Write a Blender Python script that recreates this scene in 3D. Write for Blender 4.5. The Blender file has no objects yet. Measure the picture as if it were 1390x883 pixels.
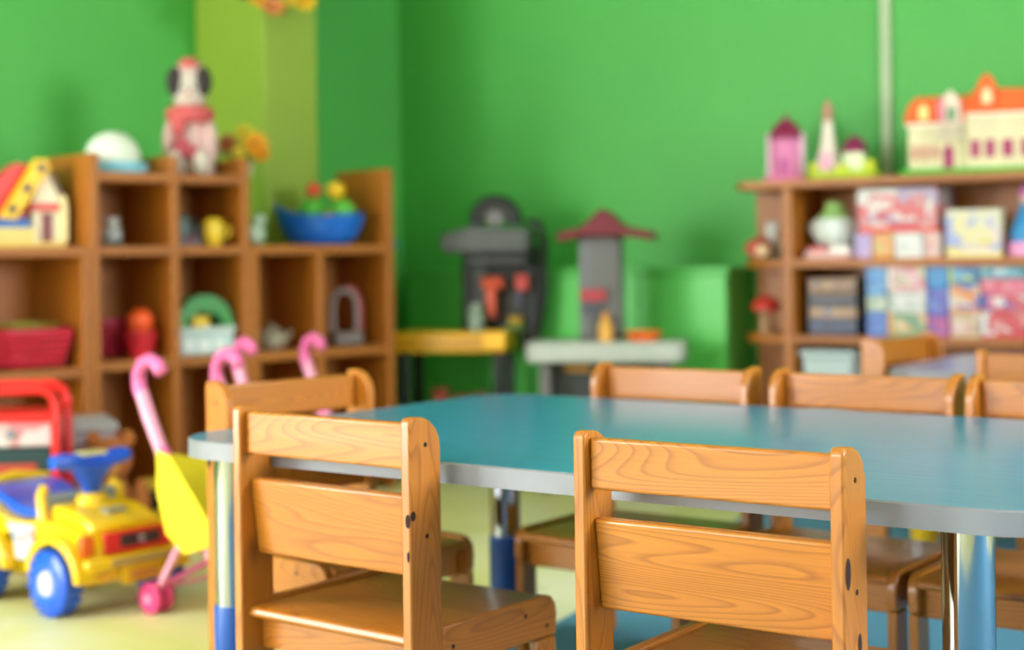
import bpy, bmesh, math, random
from mathutils import Vector, Matrix
random.seed(7)
sc = bpy.context.scene
COL = sc.collection
PI = math.pi

# ------------------------------------------------------------------ camera
FPX, HZ, ROLL, EYE = 2050.0, 350.0, 0.014, 0.81
cam = bpy.data.cameras.new('camera'); co = bpy.data.objects.new('camera', cam); COL.objects.link(co)
co.location = (0, 0, EYE)
co.rotation_mode = 'XYZ'
co.matrix_world = Matrix.Translation((0, 0, EYE)) @ Matrix.Rotation(PI/2, 4, 'X') @ Matrix.Rotation(-ROLL, 4, 'Z')
cam.sensor_width = 36; cam.lens = FPX/1390*36
cam.shift_y = -(441.5-HZ)/1390
cam.clip_start = 0.05
cam.dof.use_dof = True; cam.dof.focus_distance = 1.92; cam.dof.aperture_fstop = 2.3
sc.camera = co

# ------------------------------------------------------------------ world, light, exposure
W = bpy.data.worlds.new('world'); sc.world = W; W.use_nodes = True
W.node_tree.nodes['Background'].inputs[0].default_value = (0.75, 0.85, 1, 1)
W.node_tree.nodes['Background'].inputs[1].default_value = 0.6
sc.view_settings.view_transform = 'Standard'; sc.view_settings.look = 'None'
sc.view_settings.gamma = 1; sc.view_settings.use_curve_mapping = False
sc.view_settings.exposure = -0.28
WINDOW_L = 22.0      # daylight through the left windows
WINDOW_B = 3      # daylight through the windows behind the camera
WINDOW_R = 36.0
LAMP_E = 1.0

# ------------------------------------------------------------------ photo geometry helpers
def unroll(x, y):
    dx, dy = x-695, y-HZ
    return dx*math.cos(ROLL)-dy*math.sin(ROLL), dy*math.cos(ROLL)+dx*math.sin(ROLL)
def onz(x, y, z):
    xd, yd = unroll(x, y); Y = (EYE-z)*FPX/yd
    return Vector((xd*Y/FPX, Y, z))
def atY(x, y, Y):
    xd, yd = unroll(x, y)
    return Vector((xd*Y/FPX, Y, EYE-yd*Y/FPX))
class Frame:
    """a line of furniture: s runs along its front, v runs back into it"""
    def __init__(s, ox, oy, deg):
        s.o = Vector((ox, oy)); s.deg = deg; a = math.radians(deg); s.rot = a
        s.u = Vector((math.cos(a), math.sin(a))); s.n = Vector((-math.sin(a), math.cos(a)))
    def w(s, a, v, z): p = s.o+s.u*a+s.n*v; return Vector((p.x, p.y, z))
    def s_at(s, px, v, py=400):
        t = unroll(px, py)[0]/FPX; b = s.o+s.n*v
        return (t*b.y-b.x)/(s.u.x-t*s.u.y)
    def k(s, a, v=0): return (s.o+s.u*a+s.n*v).y/FPX
    def z(s, px, py, v=0):
        a = s.s_at(px, v, py); return EYE-unroll(px, py)[1]*s.k(a, v)

# ------------------------------------------------------------------ materials
def lin(h):
    if isinstance(h, str): h = [int(h[i:i+2], 16) for i in (0, 2, 4)]
    return tuple(((c/255)/12.92 if c/255 <= .04045 else ((c/255+.055)/1.055)**2.4) for c in h)+(1,)
MC = {}
def _new(name):
    m = bpy.data.materials.new(name); m.use_nodes = True
    nt = m.node_tree; return m, nt, nt.nodes['Principled BSDF']
def N(nt, t, **kw):
    n = nt.nodes.new(t)
    for k, v in kw.items(): setattr(n, k, v)
    return n
def mixrgb(nt, fac, a, b, mode='MIX'):
    n = N(nt, 'ShaderNodeMix', data_type='RGBA', blend_type=mode)
    for i, v in ((0, fac), (6, a), (7, b)):
        if hasattr(v, 'links'): nt.links.new(v, n.inputs[i])
        else: n.inputs[i].default_value = v
    return n.outputs[2]
def ramp(nt, src, stops):
    r = N(nt, 'ShaderNodeValToRGB'); e = r.color_ramp.elements
    while len(e) < len(stops): e.new(.5)
    for el, (p, c) in zip(e, stops): el.position = p; el.color = c
    nt.links.new(src, r.inputs[0]); return r.outputs[0]
def plain(hexc, rough=.4, metal=0, coat=0, var=.08, bump=0, bscale=300, alpha=1, trans=0):
    key = ('p', hexc, rough, metal, coat, var, bump, bscale, alpha, trans)
    if key in MC: return MC[key]
    m, nt, b = _new('plastic_'+hexc)
    tc = N(nt, 'ShaderNodeTexCoord'); no = N(nt, 'ShaderNodeTexNoise'); no.inputs['Scale'].default_value = 9; no.inputs['Detail'].default_value = 4
    nt.links.new(tc.outputs['Object'], no.inputs['Vector'])
    c = lin(hexc); d = tuple(x*(1-var) for x in c[:3])+(1,); e = tuple(min(1, x*(1+var)) for x in c[:3])+(1,)
    nt.links.new(ramp(nt, no.outputs[0], [(.3, d), (.7, e)]), b.inputs['Base Color'])
    b.inputs['Roughness'].default_value = rough; b.inputs['Metallic'].default_value = metal
    b.inputs['Coat Weight'].default_value = coat; b.inputs['Coat Roughness'].default_value = .08
    if trans: b.inputs['Transmission Weight'].default_value = trans; b.inputs['IOR'].default_value = 1.3
    if bump:
        n2 = N(nt, 'ShaderNodeTexNoise'); n2.inputs['Scale'].default_value = bscale; n2.inputs['Detail'].default_value = 3
        nt.links.new(tc.outputs['Object'], n2.inputs['Vector'])
        bp = N(nt, 'ShaderNodeBump'); bp.inputs['Strength'].default_value = bump; bp.inputs['Distance'].default_value = .002
        nt.links.new(n2.outputs[0], bp.inputs['Height']); nt.links.new(bp.outputs[0], b.inputs['Normal'])
    MC[key] = m; return m
def wood(name, light, mid, dark, axis='X', rough=.33, coat=.2, knots=True, ring=56., contrast=1.):
    """pine: warped growth rings running along `axis`, fine streaks and scattered dark knots"""
    key = ('w', name, axis)
    if key in MC: return MC[key]
    m, nt, b = _new('%s_%s' % (name, axis.lower())); L = nt.links.new
    tc = N(nt, 'ShaderNodeTexCoord'); oi = N(nt, 'ShaderNodeObjectInfo')
    off = N(nt, 'ShaderNodeCombineXYZ'); mu = N(nt, 'ShaderNodeMath', operation='MULTIPLY'); mu.inputs[1].default_value = 7.3
    L(oi.outputs['Random'], mu.inputs[0])
    mu2 = N(nt, 'ShaderNodeMath', operation='MULTIPLY'); mu2.inputs[1].default_value = 3.1; L(oi.outputs['Random'], mu2.inputs[0])
    for i in range(3): L((mu if i != 1 else mu2).outputs[0], off.inputs[i])
    add = N(nt, 'ShaderNodeVectorMath', operation='ADD'); L(tc.outputs['Object'], add.inputs[0]); L(off.outputs[0], add.inputs[1])
    i = 'XYZ'.index(axis)
    mp = N(nt, 'ShaderNodeMapping'); s = [1., 1., 1.]; s[i] = .13; mp.inputs['Scale'].default_value = s; L(add.outputs[0], mp.inputs[0])
    nz = N(nt, 'ShaderNodeTexNoise'); nz.inputs['Scale'].default_value = 7; nz.inputs['Detail'].default_value = 1.5; L(mp.outputs[0], nz.inputs['Vector'])
    k = N(nt, 'ShaderNodeMath', operation='MULTIPLY'); k.inputs[1].default_value = ring; L(nz.outputs[0], k.inputs[0])
    fr = N(nt, 'ShaderNodeMath', operation='FRACT'); L(k.outputs[0], fr.inputs[0])
    rings = ramp(nt, fr.outputs[0], [(0, (0, 0, 0, 1)), (.55, (.2, .2, .2, 1)), (.86, (1, 1, 1, 1)), (1, (0, 0, 0, 1))])
    mp2 = N(nt, 'ShaderNodeMapping'); s = [60., 60., 60.]; s[i] = 2.; mp2.inputs['Scale'].default_value = s; L(add.outputs[0], mp2.inputs[0])
    st = N(nt, 'ShaderNodeTexNoise'); st.inputs['Scale'].default_value = 4; st.inputs['Detail'].default_value = 4; L(mp2.outputs[0], st.inputs['Vector'])
    base = mixrgb(nt, st.outputs[0], lin(light), lin(mid))
    rf = N(nt, 'ShaderNodeMath', operation='MULTIPLY'); rf.inputs[1].default_value = .48*contrast; L(rings, rf.inputs[0])
    c = mixrgb(nt, rf.outputs[0], base, lin(dark))
    big = N(nt, 'ShaderNodeTexNoise'); big.inputs['Scale'].default_value = 3; L(mp.outputs[0], big.inputs['Vector'])
    bf = ramp(nt, big.outputs[0], [(.35, (0, 0, 0, 1)), (.7, (.35, .35, .35, 1))]); c = mixrgb(nt, bf, c, lin(dark))
    if knots:
        mp3 = N(nt, 'ShaderNodeMapping'); s = [7.5, 7.5, 7.5]; s[i] = 4.2; mp3.inputs['Scale'].default_value = s; L(add.outputs[0], mp3.inputs[0])
        vo = N(nt, 'ShaderNodeTexVoronoi'); vo.inputs['Scale'].default_value = 1; L(mp3.outputs[0], vo.inputs['Vector'])
        kf = ramp(nt, vo.outputs['Distance'], [(.03, (1, 1, 1, 1)), (.10, (.35, .35, .35, 1)), (.16, (0, 0, 0, 1))])
        c = mixrgb(nt, kf, c, lin('3a1806'))
    L(c, b.inputs['Base Color'])
    b.inputs['Roughness'].default_value = rough; b.inputs['Coat Weight'].default_value = coat; b.inputs['Coat Roughness'].default_value = .12
    bp = N(nt, 'ShaderNodeBump'); bp.inputs['Strength'].default_value = .12; bp.inputs['Distance'].default_value = .001
    L(fr.outputs[0], bp.inputs['Height']); L(bp.outputs[0], b.inputs['Normal'])
    MC[key] = m; return m
def printed(name, cols, scale=22, rough=.35):
    """a printed carton: patches of several inks"""
    key = ('c', name)
    if key in MC: return MC[key]
    m, nt, b = _new('print_'+name); L = nt.links.new
    tc = N(nt, 'ShaderNodeTexCoord'); nz = N(nt, 'ShaderNodeTexNoise'); nz.inputs['Scale'].default_value = 12; L(tc.outputs['Object'], nz.inputs['Vector'])
    mx = mixrgb(nt, .06, tc.outputs['Object'], nz.outputs[1])
    vo = N(nt, 'ShaderNodeTexVoronoi'); vo.inputs['Scale'].default_value = scale; L(mx, vo.inputs['Vector'])
    sp = N(nt, 'ShaderNodeSeparateColor'); L(vo.outputs['Color'], sp.inputs[0])
    n = len(cols); stops = [(i/n, tuple(q*.72 for q in lin(c)[:3])+(1,)) for i, c in enumerate(cols)]
    r = N(nt, 'ShaderNodeValToRGB'); r.color_ramp.interpolation = 'CONSTANT'; e = r.color_ramp.elements
    while len(e) < n: e.new(.5)
    for el, (p, c) in zip(e, stops): el.position = p; el.color = c
    L(sp.outputs[0], r.inputs[0]); L(r.outputs[0], b.inputs['Base Color']); b.inputs['Roughness'].default_value = rough
    MC[key] = m; return m
def emit(name, col, e):
    m, nt, b = _new(name); b.inputs['Base Color'].default_value = lin(col)
    b.inputs['Emission Color'].default_value = lin(col); b.inputs['Emission Strength'].default_value = e
    return m
def wallpaint(name, col, bump=.15, rough=.55, var=.05):
    m, nt, b = _new(name); L = nt.links.new
    tc = N(nt, 'ShaderNodeTexCoord'); n1 = N(nt, 'ShaderNodeTexNoise'); n1.inputs['Scale'].default_value = 1.4; n1.inputs['Detail'].default_value = 5; L(tc.outputs['Object'], n1.inputs['Vector'])
    c = lin(col); d = tuple(x*(1-var) for x in c[:3])+(1,); e = tuple(x*(1+var) for x in c[:3])+(1,)
    L(ramp(nt, n1.outputs[0], [(.3, d), (.7, e)]), b.inputs['Base Color']); b.inputs['Roughness'].default_value = rough
    n2 = N(nt, 'ShaderNodeTexNoise'); n2.inputs['Scale'].default_value = 180; L(tc.outputs['Object'], n2.inputs['Vector'])
    bp = N(nt, 'ShaderNodeBump'); bp.inputs['Strength'].default_value = bump; bp.inputs['Distance'].default_value = .002; L(n2.outputs[0], bp.inputs['Height']); L(bp.outputs[0], b.inputs['Normal'])
    return m

# ------------------------------------------------------------------ mesh helpers
class MB:
    def __init__(s): s.bm = bmesh.new()
    def _merge(s, verts, M):
        for v in verts: v.co = M @ v.co
    def box(s, x0, x1, y0, y1, z0, z1, M=None):
        vs = [s.bm.verts.new((x, y, z)) for z in (z0, z1) for y in (y0, y1) for x in (x0, x1)]
        for f in ((0, 2, 3, 1), (4, 5, 7, 6), (0, 1, 5, 4), (2, 6, 7, 3), (0, 4, 6, 2), (1, 3, 7, 5)): s.bm.faces.new([vs[i] for i in f])
        if M: s._merge(vs, M)
        return s
    def prism(s, poly, a0, a1, axis='x', M=None):
        """poly: (p,q) in the other two axes (yz for x, xz for y, xy for z)"""
        def v(a, p, q): return {'x': (a, p, q), 'y': (p, a, q), 'z': (p, q, a)}[axis]
        A = [s.bm.verts.new(v(a0, p, q)) for p, q in poly]; B = [s.bm.verts.new(v(a1, p, q)) for p, q in poly]
        n = len(poly); s.bm.faces.new(A[::-1]); s.bm.faces.new(B)
        for i in range(n): s.bm.faces.new((A[i], A[(i+1) % n], B[(i+1) % n], B[i]))
        if M: s._merge(A+B, M)
        return s
    def cyl(s, p0, p1, r0, r1=None, seg=20, caps=True):
        r1 = r0 if r1 is None else r1; p0 = Vector(p0); p1 = Vector(p1); d = (p1-p0); q = d.normalized().to_track_quat('Z', 'Y')
        R = []
        for p, r in ((p0, r0), (p1, r1)):
            R.append([s.bm.verts.new(p+q @ Vector((r*math.cos(2*PI*i/seg), r*math.sin(2*PI*i/seg), 0))) for i in range(seg)])
        for i in range(seg): s.bm.faces.new((R[0][i], R[0][(i+1) % seg], R[1][(i+1) % seg], R[1][i]))
        if caps: s.bm.faces.new(R[0][::-1]); s.bm.faces.new(R[1])
        return s
    def lathe(s, prof, c=(0, 0, 0), seg=28, M=None, sx=1, sy=1):
        c = Vector(c); R = []
        for r, z in prof: R.append([s.bm.verts.new(c+Vector((sx*max(r, 1e-4)*math.cos(2*PI*i/seg), sy*max(r, 1e-4)*math.sin(2*PI*i/seg), z))) for i in range(seg)])
        for a, b in zip(R, R[1:]):
            for i in range(seg): s.bm.faces.new((a[i], a[(i+1) % seg], b[(i+1) % seg], b[i]))
        s.bm.faces.new(R[0][::-1]); s.bm.faces.new(R[-1])
        if M: s._merge([v for r in R for v in r], M)
        return s
    def ball(s, c, r, seg=20, M=None):
        rx, ry, rz = (r, r, r) if not hasattr(r, '__len__') else r
        n = 10; prof = [(math.sin(PI*i/n), -math.cos(PI*i/n)*rz) for i in range(n+1)]
        return s.lathe([(p, z) for p, z in prof], c, seg, M, rx, ry)
    def tube(s, pts, r, seg=12, closed=False, rs=None):
        pts = [Vector(p) for p in pts]; R = []; n = len(pts); up = None
        for i, p in enumerate(pts):
            if closed: t = pts[(i+1) % n]-pts[i-1]
            else: t = pts[min(i+1, n-1)]-pts[max(i-1, 0)]
            t.normalize()
            if up is None: up = t.orthogonal().normalized()
            up = (up-t*up.dot(t)).normalized(); b = t.cross(up); rr = rs[i] if rs else r
            R.append([s.bm.verts.new(p+up*rr*math.cos(2*PI*j/seg)+b*rr*math.sin(2*PI*j/seg)) for j in range(seg)])
        for i in range(n if closed else n-1):
            a, b = R[i], R[(i+1) % n]
            for j in range(seg): s.bm.faces.new((a[j], a[(j+1) % seg], b[(j+1) % seg], b[j]))
        if not closed: s.bm.faces.new(R[0][::-1]); s.bm.faces.new(R[-1])
        return s
    def torus(s, c, R, r, axis='y', a0=0, a1=2*PI, n=28, seg=12):
        c = Vector(c); full = abs(a1-a0-2*PI) < 1e-4; P = []
        for i in range(n if full else n+1):
            a = a0+(a1-a0)*i/n; u, v = R*math.cos(a), R*math.sin(a)
            P.append(c+{'y': Vector((u, 0, v)), 'x': Vector((0, u, v)), 'z': Vector((u, v, 0))}[axis])
        return s.tube(P, r, seg, full)
    def build(s, name, mat, parent=None, bevel=0, seg=2, smooth=38):
        bmesh.ops.recalc_face_normals(s.bm, faces=s.bm.faces)
        for f in s.bm.faces: f.smooth = True
        lim = math.radians(smooth)
        for e in s.bm.edges:
            e.smooth = len(e.link_faces) == 2 and e.calc_face_angle(0) < lim
        me = bpy.data.meshes.new(name); s.bm.to_mesh(me); s.bm.free()
        for m in (mat if isinstance(mat, list) else [mat]): me.materials.append(m)
        o = bpy.data.objects.new(name, me); COL.objects.link(o)
        if parent: o.parent = parent
        if bevel:
            md = o.modifiers.new('bevel', 'BEVEL'); md.width = bevel; md.segments = seg; md.limit_method = 'ANGLE'; md.angle_limit = math.radians(40)
        return o
def rrect(x0, x1, y0, y1, r, n=8, rr=None):
    """rounded rectangle; rr = radii for corners (x1y1, x0y1, x0y0, x1y0)"""
    rr = rr or [r]*4; P = []
    for (cx, cy, sx, sy, a, q) in ((x1, y1, -1, -1, 0, rr[0]), (x0, y1, 1, -1, 90, rr[1]), (x0, y0, 1, 1, 180, rr[2]), (x1, y0, -1, 1, 270, rr[3])):
        for i in range(n+1 if q > 1e-4 else 1):
            t = math.radians(a+90*i/n); P.append((cx+sx*q+q*math.cos(t), cy+sy*q+q*math.sin(t)))
    return P
def tag(o, label, cat, group=None):
    o['label'] = label; o['category'] = cat
    if group: o['group'] = group
    return o
def thing(name, label, cat, loc=(0, 0, 0), rz=0, group=None):
    o = bpy.data.objects.new(name, None); COL.objects.link(o); o.location = loc; o.rotation_euler = (0, 0, rz); o.empty_display_size = .05
    return tag(o, label, cat, group)
def struct(o): o['kind'] = 'structure'; return o
def copy_tree(o, parent=None):
    c = o.copy(); COL.objects.link(c)
    if parent: c.parent = parent
    for ch in list(o.children): copy_tree(ch, c)
    return c

# ------------------------------------------------------------------ the two lines of furniture
LF = Frame(*(onz(130, 690, 0).xy), 42)      # provisional, replaced below
_y = 4.6; LF = Frame(atY(130, 400, _y).x, _y, 42)
RF = Frame(atY(1010, 350, 5.2).x, 5.2, -33)

# ------------------------------------------------------------------ the room
CORNER = Vector((-.47, 6.43))
RU = RF.u; LU = LF.u
RE = CORNER+RU*5.2; LE = CORNER-LU*4.9
BACK = -2.6; XL = LE.x; XR = RE.x; CEIL = 2.75
green = wallpaint('green_wall_paint', '49a942'); olive = wallpaint('olive_green_paint', '8ea834')
white = wallpaint('white_ceiling_paint', 'c4c0b6')
def wall(name, a, b, th=.12, mat=green, z0=0, z1=CEIL):
    a = Vector(a); b = Vector(b); d = (b-a).normalized(); n = Vector((d.y, -d.x))   # outward to the right of a->b
    m = MB(); m.prism([(p.x, p.y) for p in (a, b, b+n*th, a+n*th)], z0, z1, 'z'); return struct(m.build(name, mat))
# going clockwise seen from above would put the outside to the left, so each wall is given with its outside to the right
wall('wall_left', CORNER, LE)
wall('wall_right', RE, CORNER)
cream = wallpaint('cream_wall_paint', '958e80')
wall('wall_far_left', LE, (XL, BACK), mat=cream)
wall('wall_back', (XL, BACK), (XR, BACK), mat=cream)
wall('wall_far_right', (XR, BACK), RE, mat=cream)
m = MB(); pc = [(CORNER.x, CORNER.y), (LE.x, LE.y), (XL, BACK), (XR, BACK), (RE.x, RE.y)]
m.prism(pc, CEIL, CEIL+.1, 'z'); struct(m.build('ceiling', white))

# floor: yellow-green patterned linoleum
fm, nt, b = _new('yellow_green_linoleum'); L = nt.links.new
tc = N(nt, 'ShaderNodeTexCoord'); n1 = N(nt, 'ShaderNodeTexNoise'); n1.inputs['Scale'].default_value = 2.2; n1.inputs['Detail'].default_value = 6; n1.inputs['Distortion'].default_value = .8
L(tc.outputs['Object'], n1.inputs['Vector'])
L(ramp(nt, n1.outputs[0], [(.3, lin('dddc84')), (.5, lin('e9e6a2')), (.66, lin('f2efcc')), (.75, lin('d0cd8a'))]), b.inputs['Base Color']); b.inputs['Roughness'].default_value = .45
m = MB(); m.prism(pc, -.1, 0, 'z'); struct(m.build('floor', fm))

# square column behind the shelf
cs1 = LF.s_at(432, .35, 200); cs0 = LF.s_at(360, .35, 200)
dist = (CORNER-LF.o).dot(LF.n)
m = MB(); m.box(cs0, cs1, .35, dist-.001, 0, CEIL-.001); c = struct(m.build('wall_column', olive, bevel=.006)); c.location = (LF.o.x, LF.o.y, 0); c.rotation_euler.z = LF.rot

# windows with daylight behind their panes
glass_l = emit('daylit_pane_left', 'f4f8ff', WINDOW_L); glass_b = emit('daylit_pane_back', 'f8f8f4', WINDOW_B); glass_r = emit('daylit_pane_right', 'f4f8ff', WINDOW_R)
frame_m = plain('f2f2ee', .35)
def window(name, loc, rz, w, h, mat):
    r = bpy.data.objects.new(name, None); COL.objects.link(r); r.location = loc; r.rotation_euler.z = rz; r['kind'] = 'structure'
    f = MB()
    for a, b_ in ((-w/2, -w/2+.06), (w/2-.06, w/2), (-.03, .03)): f.box(a, b_, -.05, 0, 0, h)
    f.box(-w/2, w/2, -.05, 0, 0, .06); f.box(-w/2, w/2, -.05, 0, h-.06, h); f.box(-w/2-.05, w/2+.05, -.16, 0, -.03, 0)
    f.build('window_frame', frame_m, r, .004)
    g = MB(); g.box(-w/2+.03, w/2-.03, -.02, -.012, .03, h-.03); g.build('pane', mat, r)
window('window_1', (XL+.02, 1.6, .25), PI/2, 2.0, 2.1, glass_l)
window('window_2', (XL+.02, -1.0, .85), PI/2, 1.9, 1.5, glass_l)
window('window_3', (-2.2, BACK+.02, .85), PI, 1.9, 1.5, glass_b)
window('window_4', (.4, BACK+.02, .85), PI, 1.9, 1.5, emit('shaded_pane_back', 'f8f8f4', .5))
window('window_5', (XR-.02, .9, .85), -PI/2, 1.9, 1.5, glass_r)

# ceiling lamps
lampm = emit('lamp_diffuser', 'fff6e6', LAMP_E)
proto = None
for i, (x, y) in enumerate(((-1.6, 1.0), (.6, 3.4), (-1.2, 3.2), (1.6, 1.0))):
    if proto is None:
        proto = thing('ceiling_lamp', 'flat square white ceiling lamp nearest the left windows', 'lamp', (x, y, CEIL), 0, 'ceiling lamps')
        m = MB(); m.box(-.32, .32, -.32, .32, -.06, 0); m.build('housing', frame_m, proto, .01)
        m = MB(); m.box(-.29, .29, -.29, .29, -.072, -.06); m.build('diffuser', lampm, proto, .003)
    else:
        o = copy_tree(proto); o.location = (x, y, CEIL); o['label'] = 'flat square white ceiling lamp '+('', 'above the large teal table', 'nearest the left cubby shelves', 'nearest the right wall')[i]

# white conduit on the right wall
wl = Frame(CORNER.x, CORNER.y, -33)
s = wl.s_at(1203, -.012, 100)
m = MB(); m.box(s-.017, s+.017, -.022, 0, .02, CEIL-.002); c = struct(m.build('trim_1', plain('b0bf96', .5), bevel=.004)); c.location = (CORNER.x, CORNER.y, 0); c.rotation_euler.z = RF.rot

# blue floor mat
p1 = onz(1045, 682, 0).xy; p0 = onz(690, 885, 0).xy
d = (p1-p0).normalized(); n = Vector((d.y, -d.x))
p0 = p0-d*3.0
quad = [p0, p0+n*4.8, p1+n*2.1, p1]
mt, nt, b = _new('blue_carpet'); L = nt.links.new
tc = N(nt, 'ShaderNodeTexCoord'); n1 = N(nt, 'ShaderNodeTexNoise'); n1.inputs['Scale'].default_value = 260; L(tc.outputs['Object'], n1.inputs['Vector'])
L(ramp(nt, n1.outputs[0], [(.3, lin('4586a8')), (.7, lin('66a2c0'))]), b.inputs['Base Color']); b.inputs['Roughness'].default_value = .9
m = MB(); m.prism([(p.x, p.y) for p in quad], 0.0005, .003, 'z'); tag(m.build('floor_mat', mt), 'thin plain blue floor mat under the tables', 'mat')
G = .003

# ------------------------------------------------------------------ children's chairs
PINE = ('pine', 'd6872a', 'ba6f1c', '74380a')
def pine(ax): return wood(*PINE, axis=ax)
screw_m = plain('2a2420', .35, .6)
HW, TH, TOP = .18, .018, .57
def make_chair():
    t = thing('childs_chair', '', 'chair')
    for sx in (-1, 1):
        m = MB(); P = rrect(0, .068, 0, TOP, 0, 8, [.048, .010, 0, 0]); m.prism(P, sx*HW-TH/2, sx*HW+TH/2, 'x'); m.build('rear_leg', pine('Z'), t, .003)
        m = MB(); m.prism(rrect(.295, .345, 0, .1975, 0), sx*HW-TH/2, sx*HW+TH/2, 'x'); m.build('front_leg', pine('Z'), t, .003)
        m = MB(); m.prism([(.0685, .199), (.345, .199), (.348, .232), (.345, .249), (.333, .261), (.318, .265), (.0685, .265)], sx*HW-TH/2, sx*HW+TH/2, 'x'); m.build('side_rail', pine('Y'), t, .003)
        for (y, z) in ((.034, .530), (.09, .232), (.32, .217), (.265, .242), (.035, .40)):
            m = MB(); m.cyl((sx*(HW+TH/2-.001), y, z), (sx*(HW+TH/2+.0006), y, z), .0035, seg=12); m.build('screw', screw_m, t)
    w = HW-TH/2-.0005
    m = MB(); m.box(-w, w, .012, .030, .495, .561); m.build('top_rail', pine('X'), t, .004, 3)
    m = MB(); m.prism([(.020, .456), (.038, .458), (.052, .340), (.034, .338)], -w, w, 'x'); m.build('back_slat', pine('X'), t, .004, 3)
    m = MB(); m.prism([(.012, .247), (.016, .256), (.024, .259), (.335, .259), (.346, .255), (.350, .247), (.346, .241), (.018, .241)], -w, w, 'x'); m.build('seat', pine('X'), t, .002)
    m = MB(); m.box(-w, w, .305, .323, .190, .2405); m.build('front_apron', pine('X'), t, .002)
    m = MB(); m.box(-w, w, .040, .058, .190, .2405); m.build('rear_apron', pine('X'), t, .002)
    return t
chair0 = make_chair(); used = [0]
def chair(mid, deg, label, group=None):
    o = chair0 if not used[0] else copy_tree(chair0); used[0] = 1
    o.location = (mid.x, mid.y, G); o.rotation_euler = (0, 0, math.radians(deg)); o['label'] = label
    if group: o['group'] = group
    return o
def post_mid(a, b): return (onz(*a, TOP)+onz(*b, TOP))/2
CD = 'little pine chairs around the tables'
cB = post_mid((787, 590), (1131, 612))*.96
cb = chair(cB, -35.5, 'sharp pine child\'s chair in the centre foreground, nearest of all, seen from behind', CD)
cb.scale = (.991, 1, 1.017)
ca = chair(post_mid((325, 562), (548, 577))+Vector((-.001, -.017, 0)), -38, 'pine child\'s chair in the left foreground, seen from behind, with chrome leg beside it', CD)
knot_m = plain('2c1204', .9)
def knot(root, y, z, ry, rz, edge=False):
    leg = [c for c in root.children if c.name.startswith('rear_leg') and max(v.co.x for v in c.data.vertices) > 0][0]
    m = MB(); m.ball((HW+(.004 if edge else TH/2), 0 if edge else y, z), (ry if edge else .0008, .0008 if edge else ry, rz)); m.build('knot', knot_m, leg, smooth=80)
knot(cb, .010, .425, .008, .019); knot(cb, .042, .338, .006, .013)
knot(ca, .0, .425, .005, .010, True); knot(ca, .006, .432, .006, .007); knot(ca, .0, .375, .0025, .008, True)
chair(post_mid((280, 526), (483, 509))+Vector((-.004, -.0, 0)), 47.5, 'pine child\'s chair at the left end of the large teal table', CD).rotation_euler.z += PI
chair(post_mid((827, 500), (1034, 508))+Vector((.002, .036, 0)), 143.5, 'pine child\'s chair on the far side of teal table, left one of the adjoining pair', CD)
chair(post_mid((1063, 508), (1312, 517))+Vector((.003, .014, 0)), 143.5, 'pine child\'s chair on the far side of teal table, right one of the adjoining pair', CD)
pH = onz(1331, 517, TOP)
chair(pH+Vector((math.cos(math.radians(-36.5)), math.sin(math.radians(-36.5)), 0))*HW, 143.5, 'pine child\'s chair cut by the right edge, in line with the adjoining pair', CD)
pF = onz(1328, 483, TOP); uF = Vector((math.cos(math.radians(-35)), math.sin(math.radians(-35)), 0))
chair(pF+uF*HW, -35, 'pine child\'s chair at the right edge of the picture, in front of second table', CD)
uG = Vector((math.cos(math.radians(50)), math.sin(math.radians(50)), 0))
pG = onz(1264, 458, TOP)+Vector((-.008, .085, 0))
chair(pG-uG*HW, 230, 'pine child\'s chair at the left end of the grey-blue table behind', CD)

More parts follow.
